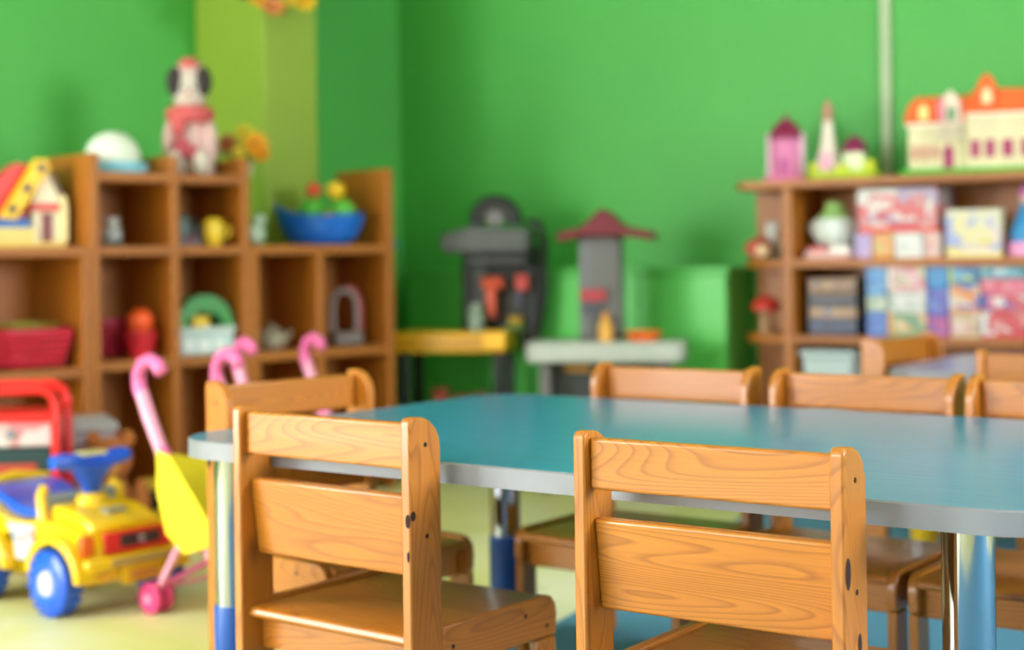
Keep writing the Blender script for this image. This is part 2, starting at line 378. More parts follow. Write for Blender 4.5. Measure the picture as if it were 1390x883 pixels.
# ------------------------------------------------------------------ tables
chrome = plain('a4a8ae', .09, 1.0, var=.01)
def lam(name, c1, c2):
    m, nt, b = _new(name); L = nt.links.new
    tc = N(nt, 'ShaderNodeTexCoord'); mp = N(nt, 'ShaderNodeMapping'); mp.inputs['Scale'].default_value = (4, 60, 1); L(tc.outputs['Object'], mp.inputs[0])
    n1 = N(nt, 'ShaderNodeTexNoise'); n1.inputs['Scale'].default_value = 2.5; n1.inputs['Detail'].default_value = 5; L(mp.outputs[0], n1.inputs['Vector'])
    L(ramp(nt, n1.outputs[0], [(.35, lin(c1)), (.65, lin(c2))]), b.inputs['Base Color'])
    b.inputs['Roughness'].default_value = .3; b.inputs['Coat Weight'].default_value = .3; b.inputs['Coat Roughness'].default_value = .14
    return m
edge_m = plain('8b8c8f', .35)
TT = .51
def make_table(label, nl, deg, Lx, Wy, topm, sleeve, R=.11):
    a = math.radians(deg); u = Vector((math.cos(a), math.sin(a), 0)); v = Vector((-math.sin(a), math.cos(a), 0))
    t = thing('activity_table', label, 'table', (nl.x, nl.y, G), a)
    z = TT-G
    m = MB(); m.prism(rrect(.003, Lx-.003, .003, Wy-.003, R-.003, 14), z-.027, z, 'z'); m.build('tabletop', topm, t, .0015)
    m = MB(); P = rrect(0, Lx, 0, Wy, R, 14); Q = rrect(.0032, Lx-.0032, .0032, Wy-.0032, R-.0032, 14); n = len(P)
    vv = [[m.bm.verts.new((x, y, zz)) for x, y in pl] for pl, zz in ((P, z-.0305), (P, z-.002), (Q, z+.0002), (Q, z-.0305))]
    for k in range(4):
        A, B = vv[k], vv[(k+1) % 4]
        for i in range(n): m.bm.faces.new((A[i], A[(i+1) % n], B[(i+1) % n], B[i]))
    m.build('edge_band', edge_m, t)
    m = MB()
    for (x0, x1, y0, y1) in ((.2, Lx-.2, .2, .22), (.2, Lx-.2, Wy-.22, Wy-.2), (.2, .22, .22, Wy-.22), (Lx-.22, Lx-.2, .22, Wy-.22)): m.box(x0, x1, y0, y1, z-.04, z-.028)
    m.build('under_frame', plain('5a5c5c', .4, .5), t, .002)
    for x, y in ((.092, .078), (.11, Wy-.12), (Lx-.15, .085), (Lx-.047, Wy-.14)):
        if 1:
            m = MB(); m.cyl((x, y, .2), (x, y, z-.028), .032, seg=32); lg = m.build('leg', chrome, t)
            m = MB(); m.lathe([(.031, 0), (.0345, .003), (.0345, .216), (.033, .22)], (x, y, 0), 32); m.build('leg_sleeve', sleeve, lg, smooth=50)
    return t
near = (onz(600, 627, TT), onz(1180, 680, TT)); left = (onz(280, 585, TT), onz(513, 556, TT)); far = (onz(790, 541, TT), onz(1390, 568, TT))
TD = -36.0; a = math.radians(TD); tu = Vector((math.cos(a), math.sin(a), 0)); tv = Vector((-math.sin(a), math.cos(a), 0))
nm = (near[0]+near[1])/2; lm = (left[0]+left[1])/2; fmid = (far[0]+far[1])/2
NL = nm+tu*((lm-nm).dot(tu)); Wt = (fmid-nm).dot(tv)
NRp = onz(1405, 700, TT); Lt = (NRp-NL).dot(tu)+.04
print('TABLE', NL, Lt, Wt)
make_table('large teal-topped table with grey rim, filling the foreground', NL, TD, Lt, Wt, lam('teal_laminate', '2f84a6', '3b93b6'), plain('1351a8', .35))
NL2 = onz(1166, 502, TT)+Vector((.04, -.02, 0))
make_table('second table with grey-blue top, behind at the right edge', NL2, -35, 1.4, .75, lam('grey_blue_laminate', '7a94d0', '8aa2da'), plain('f2c21a', .35))

# ------------------------------------------------------------------ wooden cubby shelves, left
SH = ('shelf_pine', 'bf741c', 'a25e10', '703a08')
def sw(ax): return wood(*SH, axis=ax, rough=.5, coat=.04, knots=False, contrast=.6)
SX, SY, SZ = sw('X'), sw('Y'), sw('Z')
DEP = .32; PT = .029
s130 = LF.s_at(131, 0); s240 = LF.s_at(240, 0); s335 = LF.s_at(336, 0); s435 = LF.s_at(436, 0); s530 = LF.s_at(531, 0)
z_mid = LF.z(190, 334); z_low = LF.z(190, 489); z_top = LF.z(190, 234); z_post = LF.z(131, 207)
z_bot = .07
print('SHELF', s130, s240, s335, s435, s530, 'z', z_mid, z_low, z_top, z_post)
def unit(name, label, x0, xs, tops, zs, depth=DEP, F=LF, group=None, pt=PT, bt=.03, ht=None, backtop=None):
    """xs: upright centres, tops: height of each upright, zs: board upper surfaces"""
    t = thing(name, label, 'shelf', tuple(F.w(x0, 0, 0)), F.rot, group)
    for x, h in zip(xs, tops):
        m = MB(); m.box(x-x0-pt/2, x-x0+pt/2, 0, depth-.012, 0, h); m.build('upright', SZ, t, .004)
    for z in zs:
        for a, b_ in zip(xs, xs[1:]):
            m = MB(); m.box(a-x0+pt/2, b_-x0-pt/2, .003, depth-.012, z-bt, z); m.build('shelf_board', SX, t, .002)
    m = MB(); m.box(xs[0]-x0-pt/2, xs[-1]-x0+pt/2, depth-.012, depth, .02, backtop or max(zs)); m.build('back_panel', SZ, t)
    return t
GAP = .001
unit('cubby_shelf', 'tall wooden cubby shelf of two columns, in the middle of the left row', s130, [s130, s240, s335], [z_post]*3, [z_bot, z_low, z_mid, z_top], backtop=z_top)
xl = s130-PT-GAP
unit('cubby_shelf', 'wide low wooden shelf at the left edge, carrying the toy house', xl-.8, [xl-.8, xl], [z_mid]*2, [z_bot, z_low-.012, z_mid], bt=.03)
xr0 = s335+PT+GAP
zr = z_mid; z_end = LF.z(531, 229)
unit('cubby_shelf', 'lower wooden cubby shelf with one raised end panel, right part of the left row', xr0, [xr0, s435, s530], [zr-.031, zr-.031, z_end], [z_bot, z_low], bt=.03, backtop=zr-.031)
t = [o for o in bpy.data.objects if o.name.startswith('cubby_shelf') and o.type == 'EMPTY' and 'raised' in o['label']][0]
m = MB(); m.box(-PT/2, s530-xr0-PT/2-.0005, 0, DEP, zr-.0305, zr); m.build('top_board', SX, t, .002)

# helper to seat an item on the left or right shelves: returns location, metres per photo pixel
def seat_on(F, px, v, z, lo=-9, hi=9):
    s_ = min(max(F.s_at(px, v), lo), hi); return tuple(F.w(s_, v, z+.0006)), F.k(s_, v)
RZ = lambda F, d=0: F.rot+math.radians(d)
P_ = plain

# ------------------------------------------------------------------ toys on the left shelves
def brick_house():
    loc, k = seat_on(LF, 47, .17, z_mid, -9, s130-.148)
    t = thing('toy_house', 'toy house with red roof, yellow dotted roof strip and cream brick walls', 'toy', loc, RZ(LF, -10)); t.scale = (1.05, 1.0, 1.15)
    m = MB(); m.box(-.14, .10, -.07, .07, 0, .012); m.build('base_plate', P_('e8c860'), t, .002)
    m = MB(); m.box(-.135, .01, -.065, .065, .012, .05)
    for r in range(3):
        for q in range(8): m.box(-.134+q*.018+.009*(r % 2), -.134+q*.018+.016+.009*(r % 2), -.067, -.065, .014+r*.012, .024+r*.012)
    m.build('brick_wall', P_('ecd67a'), t, .001)
    m = MB(); m.box(-.13, 0, -.06, .06, .05, .075); m.build('blue_wall', P_('1b66b4'), t, .002)
    m = MB(); m.prism([(.01, .012), (.095, .012), (.095, .12), (.052, .215), (.01, .12)], -.05, .06, 'y'); m.build('gable', P_('efe2bc'), t, .002)
    m = MB(); m.box(.034, .068, -.054, -.050, .012, .09); m.build('door', P_('74241a'), t, .002)
    m = MB(); m.box(.0, .105, -.058, -.050, .095, .115); m.build('beam', P_('cf2b22'), t, .002)
    m = MB(); m.box(.088, .106, -.07, -.052, .012, .115); m.cyl((.097, -.061, .115), (.097, -.061, .135), .009); m.build('post', P_('efdc9a'), t, .002)
    m = MB(); m.prism([(.052, .222), (.115, .10), (.108, .094), (.05, .208)], -.06, .065, 'y'); m.build('roof_slope', P_('6e4a3a'), t, .001)
    m = MB(); m.prism([(-.15, .076), (.0, .076), (.052, .20), (.05, .216), (-.03, .222), (-.10, .17)], -.022, .065, 'y'); m.build('red_roof', P_('d3312b'), t, .002)
    a = math.atan2(.15, .11)
    m = MB(); m.prism([(-.085, .075), (-.04, .07), (.06, .205), (.05, .232), (.018, .232)], -.07, -.025, 'y'); y_ = m.build('yellow_roof', P_('f6c50e'), t, .004)
    for i in range(3):
        q = i/2; cx, cz = -.052+.085*q, .1+.108*q; m = MB(); m.cyl((cx, -.073, cz), (cx, -.069, cz), .012, seg=16); m.build('dot', P_('2a2018'), y_)
brick_house()

def tissue_hat():
    loc, k = seat_on(LF, 160, .15, z_top)
    t = thing('toy_hat', 'white domed toy hat with pale blue rim on top of the tall shelf', 'toy', loc, RZ(LF))
    m = MB(); m.lathe([(.0, 0), (.092, 0), (.098, .012), (.096, .034), (.085, .037), (0, .037)], seg=36); m.build('rim', P_('83cfe0'), t)
    m = MB(); m.lathe([(.083, .037), (.088, .06), (.075, .095), (.05, .122), (.02, .134), (0, .136)], (-.012, 0, 0), 36); m.build('crown', P_('e6ecd8', .6), t, smooth=60)
tissue_hat()

def plush():
    loc, k = seat_on(LF, 250, .16, z_top, .426, .426)
    t = thing('plush_doll', 'pale pink and grey plush doll with black hair bunches, sitting high on shelf', 'plush toy', loc, RZ(LF, -34)); t.scale = (.84, .86, 1.0)
    pk = P_('d9b4ac', .9, bump=.6, bscale=120); gy = P_('cfc4b4', .95, bump=.8, bscale=90); red = P_('cc5a58', .8); dk = P_('3a3230', .9)
    m = MB(); m.lathe([(0, .0), (.085, .0), (.092, .03), (.082, .09), (.066, .15), (.05, .185), (.03, .2), (0, .203)], seg=28, sy=.8)
    m.ball((-.078, -.02, .11), (.028, .034, .075)); m.ball((.078, -.02, .11), (.028, .034, .075))
    m.build('body', pk, t, smooth=70)
    for sx in (-1, 1):
        m = MB(); m.ball((sx*.045, -.10, .028), (.034, .065, .028)); m.ball((sx*.05, -.155, .04), (.030, .024, .038)); m.build('foot', gy, t, smooth=70)
    m = MB(); m.lathe([(.05, .175), (.085, .182), (.098, .20), (.09, .225), (.06, .235), (0, .236)], seg=24, sy=.85); m.ball((-.04, -.07, .17), (.03, .015, .04)); m.build('scarf', red, t, smooth=60)
    m = MB(); m.ball((0, 0, .295), (.075, .07, .078)); h = m.build('head', gy, t, smooth=70)
    m = MB(); m.ball((0, .012, .322), (.080, .072, .066)); m.build('bonnet', P_('c9aca0', .95), h, smooth=70)
    m = MB(); m.ball((0, -.02, .372), (.04, .035, .022)); m.build('bow', red, h, smooth=70)
    for sx in (-1, 1):
        m = MB(); m.ball((sx*.055, -.038, .312), (.034, .036, .05)); m.build('hair_bunch', dk, h, smooth=70)
        m = MB(); m.ball((sx*.02, -.066, .29), .006); m.build('eye', dk, h, smooth=70)
    m = MB(); m.ball((0, -.072, .272), (.010, .008, .007)); m.build('nose', red, h, smooth=70)
    m = MB(); m.ball((-.03, -.075, .09), (.034, .014, .04)); m.ball((.015, -.08, .075), (.022, .012, .028)); m.build('heart_patch', P_('b8505a', .9), t, smooth=70)
plush()

def flowers(name, label, loc, rz, items, leaves=16, r=.07, pot=None):
    t = thing(name, label, 'flowers', loc, rz)
    z0 = 0
    if pot:
        m = MB(); m.lathe([(0, 0), (pot[0]*.7, 0), (pot[0], pot[1]), (pot[0]*.92, pot[1]), (pot[0]*.85, pot[1]-.01), (0, pot[1]-.01)], seg=28)
        for i in range(14):
            a = 2*PI*i/14; m.cyl((pot[0]*.71*math.cos(a), pot[0]*.71*math.sin(a), .002), (pot[0]*1.01*math.cos(a), pot[0]*1.01*math.sin(a), pot[1]), .003, seg=8)
        m.build('basket', P_(pot[2], .7), t); z0 = pot[1]
    rnd = random.Random(len(label)); m = MB()
    for i in range(leaves*3):
        a = rnd.uniform(0, 2*PI); e = rnd.uniform(.0, 1.2); L_ = r*rnd.uniform(.7, 1.15)
        d = Vector((math.cos(a)*math.cos(e), math.sin(a)*math.cos(e), math.sin(e))); q = d.to_track_quat('X', 'Z').to_matrix().to_4x4()
        M = Matrix.Translation((0, 0, z0+.0)) @ q
        m.prism([(0.01, 0), (L_*.5, -.012), (L_, 0), (L_*.5, .012)], -.0007, .0007, 'z', M)
    m.ball((0, 0, z0+.008), (r*.55, r*.55, r*.22))
    m.build('leaves', P_('4c7d2e', .7), t)
    for (x, y, z, rr, c) in items:
        m = MB(); n = 9
        for ring, (q, tilt) in enumerate(((1, .25), (.68, .7))):
            for i in range(n):
                a = 2*PI*i/n+ring*.3; M = Matrix.Translation((x, y, z)) @ Matrix.Rotation(PI/2*.75, 4, 'X') @ Matrix.Rotation(a, 4, 'Z') @ Matrix.Rotation(-tilt, 4, 'Y')
                m.prism([(0, -.002), (rr*q*.5, -rr*.22), (rr*q, -rr*.1), (rr*q, rr*.1), (rr*q*.5, rr*.22), (0, .002)], -.0012, .0012, 'z', M)
        f = m.build('flower', P_(c, .6), t)
        m = MB(); m.ball((x, y-.004, z), (rr*.28, rr*.2, rr*.28)); m.build('flower_centre', P_('8a4a14', .8), f, smooth=70)
    return t
loc, k = seat_on(LF, 326, .2, z_top)
flowers('flower_basket', 'basket of orange and russet artificial flowers at the right end of tall shelf', loc, RZ(LF, -30),
        [(-.035, -.03, .115, .042, 'a8552a'), (.055, -.03, .115, .05, 'f0a31c'), (.02, -.02, .155, .036, 'd8c52c'), (.075, 0, .085, .036, 'ef9a16'), (-.075, -.01, .09, .028, 'c8c48c'), (.0, -.05, .085, .026, 'e3cf3c')], pot=(.052, .055, 'b9b89a'))
wloc = LF.w(LF.s_at(372, .34, 10), .348, atY(372, 2, 5.3).z)
flowers('wall_bouquet', 'orange and yellow flower bouquet hanging on the olive column, cut by top edge', tuple(LF.w(LF.s_at(372, .30, 10), .30, LF.z(372, 2, .33))), RZ(LF, -20),
        [(-.06, -.03, .0, .05, 'e8a828'), (-.015, -.045, -.03, .05, 'd8864a'), (.04, -.03, .01, .05, 'e2c034'), (.10, -.02, .0, .052, 'f0bc22'), (-.11, -.01, .02, .045, '7d6a2c'), (0, -.02, .07, .05, 'e8a828'), (.06, -.01, .08, .05, 'c8642c')], r=.11)

# small things in the two upper cubbies
def small_figure(px, v, z, name, label, body, head, base=None, h=.09, w=.028, F=LF):
    loc, k = seat_on(F, px, v, z); t = thing(name, label, 'toy', loc, RZ(F, -20)); z0 = 0
    if base: m = MB(); m.box(-w*1.1, w*1.1, -w, w, 0, h*.22); m.build('base', P_(base), t, .004); z0 = h*.22
    m = MB(); m.lathe([(0, z0), (w, z0), (w*.95, z0+h*.2), (w*.6, z0+h*.45), (w*.4, z0+h*.5), (0, z0+h*.5)], seg=20); m.ball((w*.85, 0, z0+h*.3), (w*.25, w*.25, h*.16)); m.ball((-w*.85, 0, z0+h*.3), (w*.25, w*.25, h*.16)); m.build('body', P_(body), t, smooth=60)
    m = MB(); m.ball((0, 0, z0+h*.66), (w*.75, w*.75, h*.2)); m.ball((w*.6, 0, z0+h*.82), h*.06); m.ball((-w*.6, 0, z0+h*.82), h*.06); m.build('head', P_(head), t, smooth=70)
    return t
small_figure(154, .10, z_mid, 'toy_figure', 'small white and black toy figure in the tall shelf\'s left upper cubby', 'b9bcb8', 'd0d2cc', '20403c', .085, .026)
def brickset():
    loc, k = seat_on(LF, 257, .09, z_mid, s240+.065); t = thing('toy_train', 'small green and red toy engine beside the yellow cup in upper cubby', 'toy', loc, RZ(LF, -12))
    m = MB(); m.box(-.035, .035, -.022, .022, .014, .03); m.build('chassis', P_('8e2020'), t, .003)
    m = MB(); m.box(-.035, -.005, -.02, .02, .03, .09); m.box(-.04, 0, -.024, .024, .09, .098); m.build('cab', P_('1c4a35'), t, .003)
    m = MB(); m.cyl((-.005, 0, .048), (.035, 0, .048), .018); m.cyl((.022, 0, .06), (.022, 0, .09), .007, .01); m.build('boiler', P_('243028'), t)
    for x in (-.022, .022):
        for y in (-.024, .024): m = MB(); m.cyl((x, y-.003, .014), (x, y+.003, .014), .014); m.build('wheel', P_('222222'), t)
brickset()
loc, k = seat_on(LF, 291, .055, z_mid); t = thing('toy_cup', 'yellow plastic toy cup in the upper right cubby of tall shelf', 'toy', loc, 0)
m = MB(); m.lathe([(0, 0), (.024, 0), (.033, .03), (.035, .065), (.028, .085), (.018, .09), (0, .09)], seg=24); m.build('cup_body', P_('e6c32e'), t, smooth=60)
m = MB(); m.torus((.036, 0, .045), .018, .004, 'y'); m.build('handle', P_('e6c32e'), t)
def duck(px, v, z, label, c):
    loc, k = seat_on(LF, px, v, z); t = thing('toy_bird', label, 'toy', loc, RZ(LF, 30))
    m = MB(); m.ball((0, 0, .034), (.038, .028, .034)); m.ball((-.034, 0, .05), (.016, .012, .014)); m.build('body', P_(c), t, smooth=70)
    m = MB(); m.ball((.018, 0, .082), .024); m.build('head', P_(c), t, smooth=70)
    m = MB(); m.ball((.044, 0, .08), (.012, .01, .005)); m.build('beak', P_('d89a3a'), t, smooth=70)
duck(349, .09, zr, 'small pale green toy bird on the low shelf beside the tall shelf', 'c3d6bc')

def boat():
    loc, k = seat_on(LF, 438, .13, zr)
    t = thing('toy_boat', 'blue plastic toy boat on top of the lower shelf', 'toy boat', loc, RZ(LF, -40))
    W = 118*k/2; H = 52*k; bm = bmesh.new(); rings = []; n = 30
    prof = [(.62, 0), (.80, .25), (.92, .6), (1.0, 1.0), (.94, 1.0), (.86, .6), (.7, .2), (.02, .14)]
    mb = MB()
    for (r, h) in prof:
        row = []
        for i in range(n):
            a = 2*PI*i/n; x = math.cos(a); y = math.sin(a)*.55*(1-.35*max(0, -x)**2)
            lift = (.38*max(0, -x)**3+.06*max(0, x)**3)*(h > .9)+.15*max(0, -x)**3*(h > .5)*(h < .9)
            row.append(mb.bm.verts.new((x*r*W*(1+.12*(x < 0)*h), y*r*W, (h+lift)*H*.78)))
        rings.append(row)
    for A, B in zip(rings, rings[1:]):
        for i in range(n): mb.bm.faces.new((A[i], A[(i+1) % n], B[(i+1) % n], B[i]))
    mb.bm.faces.new(rings[0][::-1]); mb.bm.faces.new(rings[-1])
    mb.build('hull', P_('1763bd', .3), t, smooth=60)
    m = MB(); m.torus((0, -W*.50, H*.5), .012, .003, 'y'); m.build('porthole', P_('2f84d8'), t)
    return loc, k, W, H, t
bl, bk, BW, BH, bt_ = boat()
def in_boat(name, label, dx, dy, dz, fn, cat='toy'):
    p = Vector(bl)+Vector((dx, dy, BH*.11+dz+.001)); t = thing(name, label, cat, tuple(p), 0); fn(t); return t
def domef(c, r, h):
    def f(t):
        m = MB(); m.lathe([(0, 0), (r*.8, 0), (r*.9, .35*h), (r*1.5, .58*h), (r*1.6, .68*h), (r*1.3, .88*h), (r*.6, .98*h), (0, h)], seg=24)
        m.build('ball_body', P_(c), t, smooth=60); m = MB(); m.torus((0, 0, h*.66), r*1.6, .003, 'z'); m.build('seam_ring', P_(c), t)
    return f
in_boat('toy_ball', 'lime green toy dome in the blue boat, left of the fruit', -.035, .016, 0.012, domef('4fae30', .030, .14))
in_boat('toy_ball', 'lime green toy dome in the blue boat, right of the fruit', .072, .014, 0.012, domef('5cb63a', .030, .135))
def fruit(c, r, leaf):
    def f(t):
        m = MB(); m.lathe([(0, 0), (r*.6, .004), (r, r*.8), (r*.85, r*1.5), (r*.3, r*1.85), (0, r*1.75)], seg=24); m.build('fruit_body', P_(c), t, smooth=70)
        m = MB(); m.cyl((0, 0, r*1.7), (.004, 0, r*2.1), .003); m.ball((.014, 0, r*2.05), (.014, .006, .003)); m.build('stalk', P_(leaf), t)
    return f
in_boat('toy_fruit', 'red toy apple on top of the load in the blue boat', -.028, .012, .152, fruit('d8492a', .029, '3f7a28'), 'toy fruit')
in_boat('toy_fruit', 'yellow toy pear on top of the load in the blue boat', .05, .01, .145, fruit('efc022', .034, '3f7a28'), 'toy fruit')
in_boat('toy_fruit', 'orange-yellow toy fruit at the near rim of the blue boat', .03, -.053, .062, fruit('dca62a', .020, '3f7a28'), 'toy fruit')

# lower left cubbies
def basket(px, v, z, label, c, w, h, d=.2, lo=-9, hi=9, F=LF):
    loc, k = seat_on(F, px, v, z, lo, hi); t = thing('toy_basket', label, 'basket', (loc[0], loc[1], loc[2]+.0085), RZ(F, 0))
    m = MB(); w2 = w/2; b_ = .78
    for (sx0, sx1, sy0, sy1) in ((-1, 1, -1, -1), (-1, 1, 1, 1), (-1, -1, -1, 1), (1, 1, -1, 1)):
        for j in range(5):
            f0 = j/5; q0 = b_+(1-b_)*f0; q1 = b_+(1-b_)*(f0+.13)
            z0 = h*f0; z1 = h*(f0+.13)
            A = Vector((sx0*w2*q0, sy0*d/2*q0, z0)); B = Vector((sx1*w2*q0, sy1*d/2*q0, z0)); C = Vector((sx1*w2*q1, sy1*d/2*q1, z1)); D = Vector((sx0*w2*q1, sy0*d/2*q1, z1))
            m.cyl((A+D)/2, (B+C)/2, h*.065, seg=8)
        for i in range(9):
            f = i/8; A = Vector((sx0+(sx1-sx0)*f, sy0+(sy1-sy0)*f, 0)); m.cyl((A.x*w2*b_, A.y*d/2*b_, 0), (A.x*w2, A.y*d/2, h), .005, seg=8)
    m.box(-w2*b_, w2*b_, -d/2*b_, d/2*b_, 0, .006)
    m.build('basket_wall', P_(c, .35), t)
    m = MB(); P1 = [(x, y, h) for x, y in rrect(-w2, w2, -d/2, d/2, .02, 4)]; m.tube(P1, .007, 8, True); m.build('rim', P_(c, .35), t)
    return t, loc, k
t, loc, k = basket(62, .13, z_low-.012, 'red plastic toy basket in the lower cubby at the far left', 'd0283f', .22, .105, hi=s130-PT-.145)
l2 = Vector(loc); t = thing('toy_plate', 'flat olive-yellow toy tray lying across the far-left red basket', 'toy', (l2.x, l2.y, l2.z+.1215), RZ(LF))
m = MB(); m.lathe([(0, 0), (.10, 0), (.115, .010), (.11, .012), (.098, .004), (0, .004)], seg=36, sy=.8); m.build('tray_plate', P_('a4a23a'), t)
m = MB(); m.torus((0, 0, .012), .06, .004, 'z'); m.build('tray_ring', P_('8c8a30'), t)
t, loc, k = basket(168, .20, z_low, 'dark red basket behind the orange ball in a lower cubby', 'a81f34', .18, .11, .12, lo=s130+.115, hi=s240-.115)
def pot_ball():
    loc, k = seat_on(LF, 190, .07, z_low, s130+.08, s240-.08)
    t = thing('toy_bucket', 'red toy bucket under the orange ball in the lower cubby', 'bucket', loc, 0)
    m = MB(); m.lathe([(0, 0), (.036, 0), (.052, .075), (.056, .078), (.056, .086), (.05, .086), (.046, .07), (0, .066)], seg=28); m.build('bucket_body', P_('c91f2c'), t)
    m = MB(); m.torus((0, 0, .080), .058, .003, 'x', PI*1.02, PI*1.98, 16, 8); m.build('handle', P_('a01822'), t)
    l = Vector(loc); t = thing('toy_ball', 'orange ball sitting in the red bucket', 'ball', (l.x, l.y, l.z+.074), 0)
    m = MB(); m.ball((0, 0, .042), .041, 28); m.build('ball_body', P_('ef5a1c'), t, smooth=80)
    m = MB(); m.torus((0, 0, .042), .0418, .0018, 'x'); m.torus((0, 0, .042), .0418, .0018, 'y'); m.build('seam', P_('c23e12'), t)
pot_ball()
def garage():
    loc, k = seat_on(LF, 282, .085, z_low, s240+.14, s335-.13)
    t = thing('toy_garage', 'toy station with green arched roof on white base, in lower cubby', 'toy', loc, RZ(LF, -6)); t.scale = (.86, .86, 1)
    m = MB(); m.box(-.115, .115, -.06, .06, 0, .075)
    m.build('base', P_('b9d0cc'), t, .008)
    for i in range(3): m = MB(); m.box(-.09+i*.062, -.05+i*.062, -.062, -.060, .012, .052); m.build('door', P_('dfe8e4'), t, .002)
    m = MB(); m.box(-.12, .12, -.065, .065, .075, .09); m.build('deck', P_('d8e6e0'), t, .004)
    m = MB()
    A = [( .115*math.cos(PI*i/16), .09+.105*math.sin(PI*i/16)) for i in range(17)]; B = [( .075*math.cos(PI*i/16), .09+.05*math.sin(PI*i/16)) for i in range(16, -1, -1)]
    m.prism(A+B, -.055, .055, 'y'); m.build('arched_roof', P_('2d8a34'), t)
    m = MB(); m.box(-.045, .02, -.045, .0, .09, .125); m.cyl((-.03, -.02, .125), (-.03, -.02, .145), .01); m.build('kiosk', P_('e8c21c'), t, .004)
garage()
# floor-level plastic box seen under the low board, and pale toys
def teaset(px, v, z, label, c, F=LF, s=1., rz=0):
    loc, k = seat_on(F, px, v, z); t = thing('toy_teapot', label, 'toy', loc, RZ(F, rz))
    m = MB(); m.lathe([(0, 0), (.03*s, 0), (.045*s, .02*s), (.045*s, .045*s), (.03*s, .062*s), (0, .065*s)], seg=28); m.build('pot_body', P_(c), t, smooth=60)
    m = MB(); m.lathe([(.024*s, .062*s), (.014*s, .074*s), (.004*s, .077*s), (.006*s, .086*s), (0, .088*s)], seg=20); m.build('lid', P_(c), t, smooth=60)
    m = MB(); m.tube([(.042*s, 0, .025*s), (.06*s, 0, .035*s), (.068*s, 0, .058*s)], .007*s); m.build('spout', P_(c), t)
    m = MB(); m.torus((-.048*s, 0, .035*s), .018*s, .004*s, 'y'); m.build('handle', P_(c), t)
    return loc, k
teaset(368, .07, z_low, 'grey-green toy teapot in the cubby behind the pink stroller handle', '9a8f78', s=1.1)
loc, k = seat_on(LF, 405, .22, z_low, xr0+.1, s435-.085); t = thing('toy_book', 'flat red toy box lying in the cubby beside the grey teapot', 'toy', loc, RZ(LF, 6))
m = MB(); m.box(-.06, .06, -.05, .05, 0, .03); m.build('box_body', P_('a2402c'), t, .003)
m = MB(); m.box(-.062, .062, -.052, .052, .03, .042); m.build('lid', P_('b4502e'), t, .003)
def arch_toy():
    loc, k = seat_on(LF, 468, .10, z_low)
    t = thing('toy_vacuum', 'grey toy with red-edged arched handle in the last cubby', 'toy', loc, RZ(LF, -20))
    m = MB(); m.box(-.055, .055, -.05, .05, 0, .05); m.build('base', P_('6e625a'), t, .012)
    m = MB(); m.tube([(-.045, 0, .05), (-.045, 0, .15), (-.03, 0, .185), (.0, 0, .195), (.025, 0, .185), (.042, 0, .15), (.042, 0, .05)], .011); m.build('arch_handle', P_('8a7f7c'), t)
    m = MB(); m.tube([(.058, -.005, .05), (.058, -.005, .15), (.036, -.005, .196), (.0, -.005, .21)], .006); m.build('red_trim', P_('b03c3c'), t)
arch_toy()

# things on the floor by the left row -----------------------------------
def cart():
    p = atY(30, 640, 3.98); t = thing('toy_trolley', 'red tubular toy trolley with pink and white panel at left edge', 'toy trolley', (p.x, p.y, 0), math.radians(8))
    red = P_('e8211d', .3); k = 3.98/FPX
    X1 = atY(75, 600, 3.98).x-p.x; X0 = X1-.32; zt = atY(40, 530, 3.98).z; zb = atY(40, 568, 3.98).z
    def loop(y): return [(X0, y, .05), (X0, y, zt-.04), (X0+.012, y, zt-.012), (X0+.04, y, zt), (X1-.04, y, zt), (X1-.012, y, zt-.012), (X1, y, zt-.04), (X1, y, .05)]
    for y in (0, .2):
        m = MB(); m.tube(loop(y), .013); m.build('side_frame', red, t)
    for (x, z) in ((X0, .12), (X1, .12), (X1, zt-.06)): m = MB(); m.cyl((x, 0, z), (x, .2, z), .009); m.build('cross_tube', red, t)
    m = MB(); m.box(X0, X1, -.006, .206, zb-.012, zb+.012); m.build('tray_rail', red, t, .004)
    m = MB(); m.box(X0+.01, X1-.013, -.003, .2, zb-.075, zb-.013); pn = m.build('panel', printed('panel', ['f1dcd8', 'e79a9c', 'f4ece4', 'e9c4c0'], 26), t, .003)
    m = MB(); m.cyl((X1-.115, -.009, zb-.042), (X1-.115, -.003, zb-.042), .012); m.build('button', P_('7e8c96', .3, .4), pn)
    m = MB(); m.box(X0+.01, X1-.013, 0, .2, zb-.2, zb-.078); m.build('bin', P_('1e3c3e'), t, .006)
    m = MB(); m.box(X0+.04, X1-.15, -.004, 0, zb-.19, zb-.1); m.build('bin_panel', P_('245f62'), t, .002)
    m = MB(); m.box(X0+.13, X1-.05, -.005, 0, zb-.15, zb-.12); m.build('bin_label', P_('b7402e'), t, .002)
    for x in (X0, X1):
        for y in (0, .2): m = MB(); m.cyl((x, y-.012, .035), (x, y+.012, .035), .035); m.build('wheel', P_('2b2b30'), t, .003)
cart()
